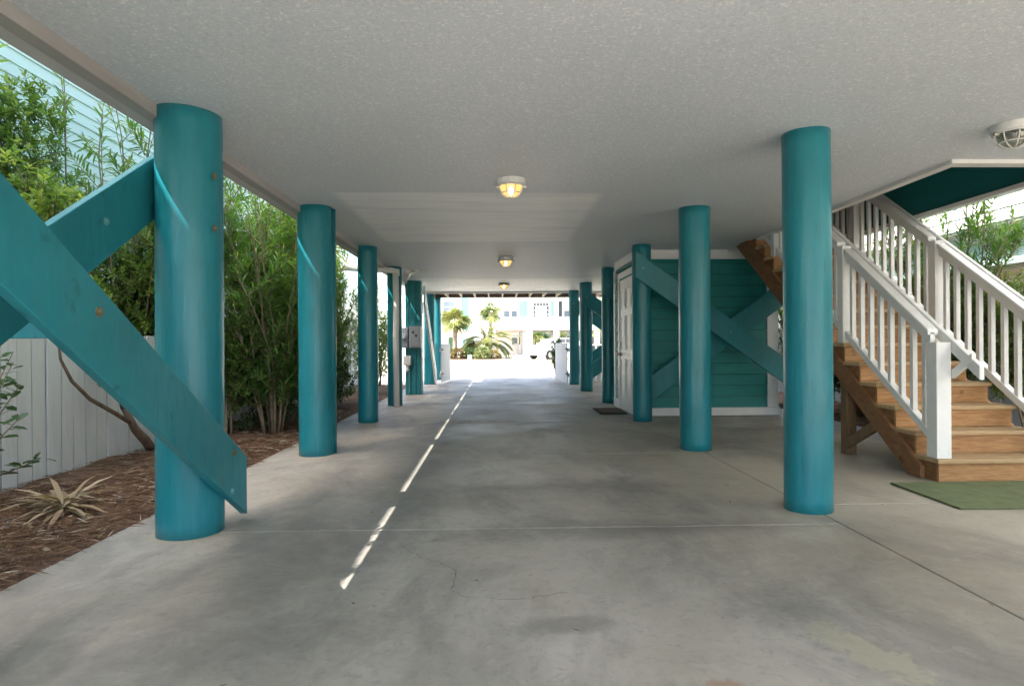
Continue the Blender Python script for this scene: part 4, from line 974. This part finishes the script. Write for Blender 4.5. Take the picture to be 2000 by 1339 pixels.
MB().prism([(7.1, 7.2), (13.9, 7.2), (10.5, 8.6)], 'y', -6.4, 24.4).build('roof', 'roof', nr)

# white and mint house across the road
fh = thing('white_porch_house', 'white raised house with mint porch walls across the road', 'house', (6, 60, -.06))
MB().box(-.6, 14.5, 58, 66, 2.33, 2.62).build('porch_floor', 'white_far', fh)
MB().box(-.6, 14.5, 60.5, 66, 2.62, 5.75).build('wall', 'white_far', fh)
for (x0, x1) in ((.2, .52), (2.26, 3.16), (5.42, 5.72), (8.1, 9.4)): MB().box(x0, x1, 60.47, 60.498, 2.63, 5.25).build('wall_panel', 'mint_far', fh)
MB().box(-1.0, 15, 57.7, 66.5, 5.75, 5.95).build('porch_roof', 'white_far', fh)
MB().prism([(57.4, 5.952), (67, 5.952), (62, 8.4)], 'x', -1.2, 15.2).build('roof', 'roof', fh)
MB().box(-.6, .45, 60.42, 60.498, 2.62, 5.7).build('wall_trim', 'white_far', fh)
for (x0, x1) in ((2.88, 3.4), (5.48, 5.95), (-.5, -.1), (9.4, 9.8), (13.8, 14.2)):
    p = MB().box(x0, x1, 58.05, 58.5, -.06, 2.33).build('post', 'white_far', fh); MB().box(x0 + .1, x1 - .1, 58.12, 58.35, 2.622, 5.74).build('post', 'white_far', fh)
rl = MB().box(-.5, 14.3, 58.1, 58.2, 3.46, 3.56).box(-.5, 14.3, 58.12, 58.18, 2.70, 2.76).build('railing', 'white_far', fh)
m = MB(); x = -.45
while x < 14.2: m.box(x, x + .05, 58.125, 58.175, 2.762, 3.458); x += .11
stuff(m.build('balusters', 'white_far', rl))
def win(x0, x1, z0, z1, y=60.5, parent=fh, blinds=True):
    wf = MB().box(x0 - .09, x1 + .09, y - .05, y - .002, z0 - .09, z0).box(x0 - .09, x1 + .09, y - .05, y - .002, z1, z1 + .1).box(x0 - .09, x0, y - .05, y - .002, z0, z1).box(x1, x1 + .09, y - .05, y - .002, z0, z1).build('window', 'white_far', parent)
    zm = (z0 + z1) / 2
    MB().box(x0, x1, y - .03, y - .003, zm + .03, z1).build('pane', 'blind' if blinds else 'glass_far', wf); MB().box(x0, x1, y - .03, y - .003, z0, zm - .03).build('pane', 'glass_far', wf)
    MB().box(x0, x1, y - .045, y - .003, zm - .028, zm + .028).build('sash', 'white_far', wf)
win(.72, 1.27, 3.55, 5.05); win(1.48, 2.03, 3.55, 5.05); win(6.72, 7.5, 3.55, 5.05); win(10.2, 11, 3.5, 5.0)
dr = MB().box(3.98, 4.92, 60.44, 60.498, 2.63, 4.72).build('door', 'white_far', fh)
MB().box(3.5, 5.4, 60.45, 60.499, 5.02, 5.2).box(3.5, 3.62, 60.45, 60.499, 2.62, 5.02).box(5.28, 5.4, 60.45, 60.499, 2.62, 5.02).box(3.62, 5.28, 60.45, 60.499, 4.722, 4.78).build('door_casing', 'white_far', fh)
for k in range(5): MB().box(3.68 + k * .31, 3.94 + k * .31, 60.46, 60.499, 4.79, 5.0).build('transom_pane', 'glass_far', fh)
for x0 in (3.67, 5.0):
    for k in range(4): MB().box(x0, x0 + .2, 60.46, 60.499, 3.1 + k * .42, 3.46 + k * .42).build('sidelight_pane', 'glass_far', fh)
for x0 in (6.2, 7.62): MB().box(x0, x0 + .32, 60.44, 60.498, 3.45, 5.2).build('shutter', 'shutter', fh)
MB().box(2.55, 2.87, 58.5, 66, -.06, 2.328).build('carport_wall', 'metal_grey', fh)
MB().box(-.6, 14.4, 58.6, 66, 2.27, 2.329).build('carport_ceiling', 'joist', fh)
struct(MB().box(-.6, 9.4, 57, 68, -.2, -.045).build('carport_slab', 'concrete'))
MB().box(-.6, 2.5, 69, 69.2, -.06, 2.3).build('back_wall', 'tan', fh); MB().box(1.7, 2.3, 68.95, 68.998, .9, 1.7).build('back_window', 'shutter', fh)
pf = thing('picket_fence', 'scalloped white picket fence inside the carport of the white house', 'fence', (1.3, 63, -.06))
for k in range(20):
    h = .95 + .14 * abs(math.sin(k * math.pi / 6)); MB().prism([(.25 + k * .113, -.05), (.34 + k * .113, -.05), (.34 + k * .113, h - .05), (.295 + k * .113, h), (.25 + k * .113, h - .05)], 'y', 63, 63.03).build('picket', 'white_far', pf)
for zz in (.2, .7): MB().box(.2, 2.5, 63.032, 63.07, zz, zz + .07).build('fence_rail', 'white_far', pf)
m = MB(); slant(m, (.85, 64, 1.2), (1.6, 64, 1.85), .09, (0, 1, 0), .08); m.build('knee_brace', 'white_far', fh)
MB().box(.7, .82, 63.95, 64.07, -.06, 2.32).build('post', 'white_far', fh); MB().box(.3, 2.5, 63.95, 64.07, 1.75, 1.9).build('beam', 'white_far', fh)
# bungalow with the curved roof
bh = thing('curved_roof_bungalow', 'small white bungalow with a swooping curved roof', 'house', (-5, 58, -.06))
MB().box(-9.5, -2.25, 56.2, 62, -.06, 1.78).build('wall', 'white_far', bh)
pr = []
for k in range(13):
    x = -9.8 + 8.1 * k / 12; u = max(0, (x + 4.2) / 2.5); pr.append((x, 2.62 - .80 * min(1, u) ** 1.5))
poly = pr + [(x, z - .16) for x, z in pr[::-1]]
MB().prism(poly, 'y', 55.4, 62.5).build('roof', 'white_far', bh)
MB().prism([(x, z - .17) for x, z in pr] + [(-2.25, 1.785), (-9.5, 1.785)], 'y', 56.21, 62).build('gable', 'white_far', bh)
dd = MB().box(-4.45, -3.85, 56.12, 56.198, -.06, 1.65).build('door', 'dark_green', bh)
MB().box(-3.95, -3.9, 56.08, 56.119, .8, .86).build('handle', 'nickel', dd)
for x0 in (-3.2, -2.8): 
    wf = MB().box(x0, x0 + .36, 56.15, 56.198, .35, 1.55).build('window', 'white_far', bh); MB().box(x0 + .05, x0 + .31, 56.13, 56.149, .4, 1.5).build('pane', 'teal_far', wf)
th = thing('tall_teal_house', 'tall pale house with a teal corner bay behind the palms', 'house', (-8, 82, -.06))
MB().box(-16, -1.2, 80, 92, -.06, 9).build('wall', 'white_far', th)
MB().box(-4.6, -3.7, 79.6, 79.998, -.06, 8.8).build('corner_bay', 'teal_far', th)
MB().prism([(79.4, 9.004), (92.6, 9.004), (86, 12)], 'x', -16.5, -.7).build('roof', 'roof', th)
win(-7.0, -5.4, 5.1, 6.6, 80, th, False)
wb = MB().box(-10, -9, 79.95, 79.998, 5, 6.5).build('window', 'glass_far', th)

# parked car
def car(loc, rz):
    t = thing('parked_car', 'white hatchback parked in front of the white house', 'car', loc)
    Mx = Matrix.Translation(Vector(loc)) @ Matrix.Rotation(rz, 4, 'Z')
    def place(o):
        o.parent = t; o.matrix_parent_inverse = Matrix.Translation(-Vector(loc)); o.matrix_world = Mx; o.location = Mx.to_translation(); o.rotation_euler = (0, 0, rz); return o
    prof = [(-2.05, .32), (-2.1, .62), (-2.0, .86), (-1.05, .98), (-.35, 1.42), (.9, 1.48), (1.7, 1.36), (2.0, .95), (2.08, .6), (2.02, .32)]
    vs = []; fs = []; secs = [(-.86, .97), (-.78, 1.0), (.78, 1.0), (.86, .97)]
    npf = len(prof)
    for (x, s) in ((-.80, 0), (-.86, 1), (.86, 1), (.80, 0)):
        for (y, z) in prof:
            tuck = .86 if z > 1.0 else 1.0
            vs.append((x * tuck, y * (.985 if not s else 1), z))
    for k in range(3):
        for i in range(npf): fs.append((k * npf + i, k * npf + (i + 1) % npf, (k + 1) * npf + (i + 1) % npf, (k + 1) * npf + i))
    fs += [tuple(range(npf))[::-1], tuple(range(3 * npf, 4 * npf))]
    m = MB(); m.add(vs, fs); o = m.mesh('body', 'car_white'); place(link('body', o, t, bevel=.05, smooth=True))
    ws = MB(); ws.add([(-.66, -1.0, 1.015), (.66, -1.0, 1.015), (.62, -.42, 1.39), (-.62, -.42, 1.39), (-.66, -.98, 1.0), (.66, -.98, 1.0), (.62, -.40, 1.38), (-.62, -.40, 1.38)], [(0, 1, 2, 3), (7, 6, 5, 4), (0, 4, 5, 1), (3, 2, 6, 7), (0, 3, 7, 4), (1, 5, 6, 2)])
    ws.v = [(a, b - .02, c + .02) for a, b, c in ws.v]; place(link('windscreen', ws.mesh('windscreen', 'car_glass'), t))
    for s in (-1, 1):
        for (poly) in ([(-.85, 1.02), (-.30, 1.38), (.28, 1.42), (.28, 1.02)], [(.36, 1.02), (.36, 1.42), (1.2, 1.38), (1.55, 1.05)]):
            xx = s * .745; place(link('side_window', MB().prism(poly, 'x', xx - .012, xx + .012).mesh('side_window', 'car_glass'), t))
        place(link('headlight', MB().box(s * .62 - .16, s * .62 + .16, -2.115, -2.05, .66, .80).mesh('headlight', 'blind'), t, bevel=.02))
        place(link('mirror', MB().box(s * .92 - .09, s * .92 + .09, -.80, -.68, 1.0, 1.14).mesh('mirror', 'car_white'), t, bevel=.03))
        for y in (-1.32, 1.30):
            wh = place(link('wheel', MB().tube([(s * .68, y, .32), (s * .88, y, .32)], .32, 22).mesh('wheel', 'rubber'), t))
            rm = link('rim', MB().tube([(s * .87, y, .32), (s * .892, y, .32)], .20, 14).mesh('rim', 'nickel'), None); rm.parent = wh
    place(link('bumper', MB().box(-.80, .80, -2.13, -2.0, .30, .50).mesh('bumper', 'car_white'), t, bevel=.04))
    place(link('grille', MB().box(-.42, .42, -2.14, -2.05, .52, .62).mesh('grille', 'rubber'), t))
    return t
car((4.1, 43.0, -.06), R(-50))
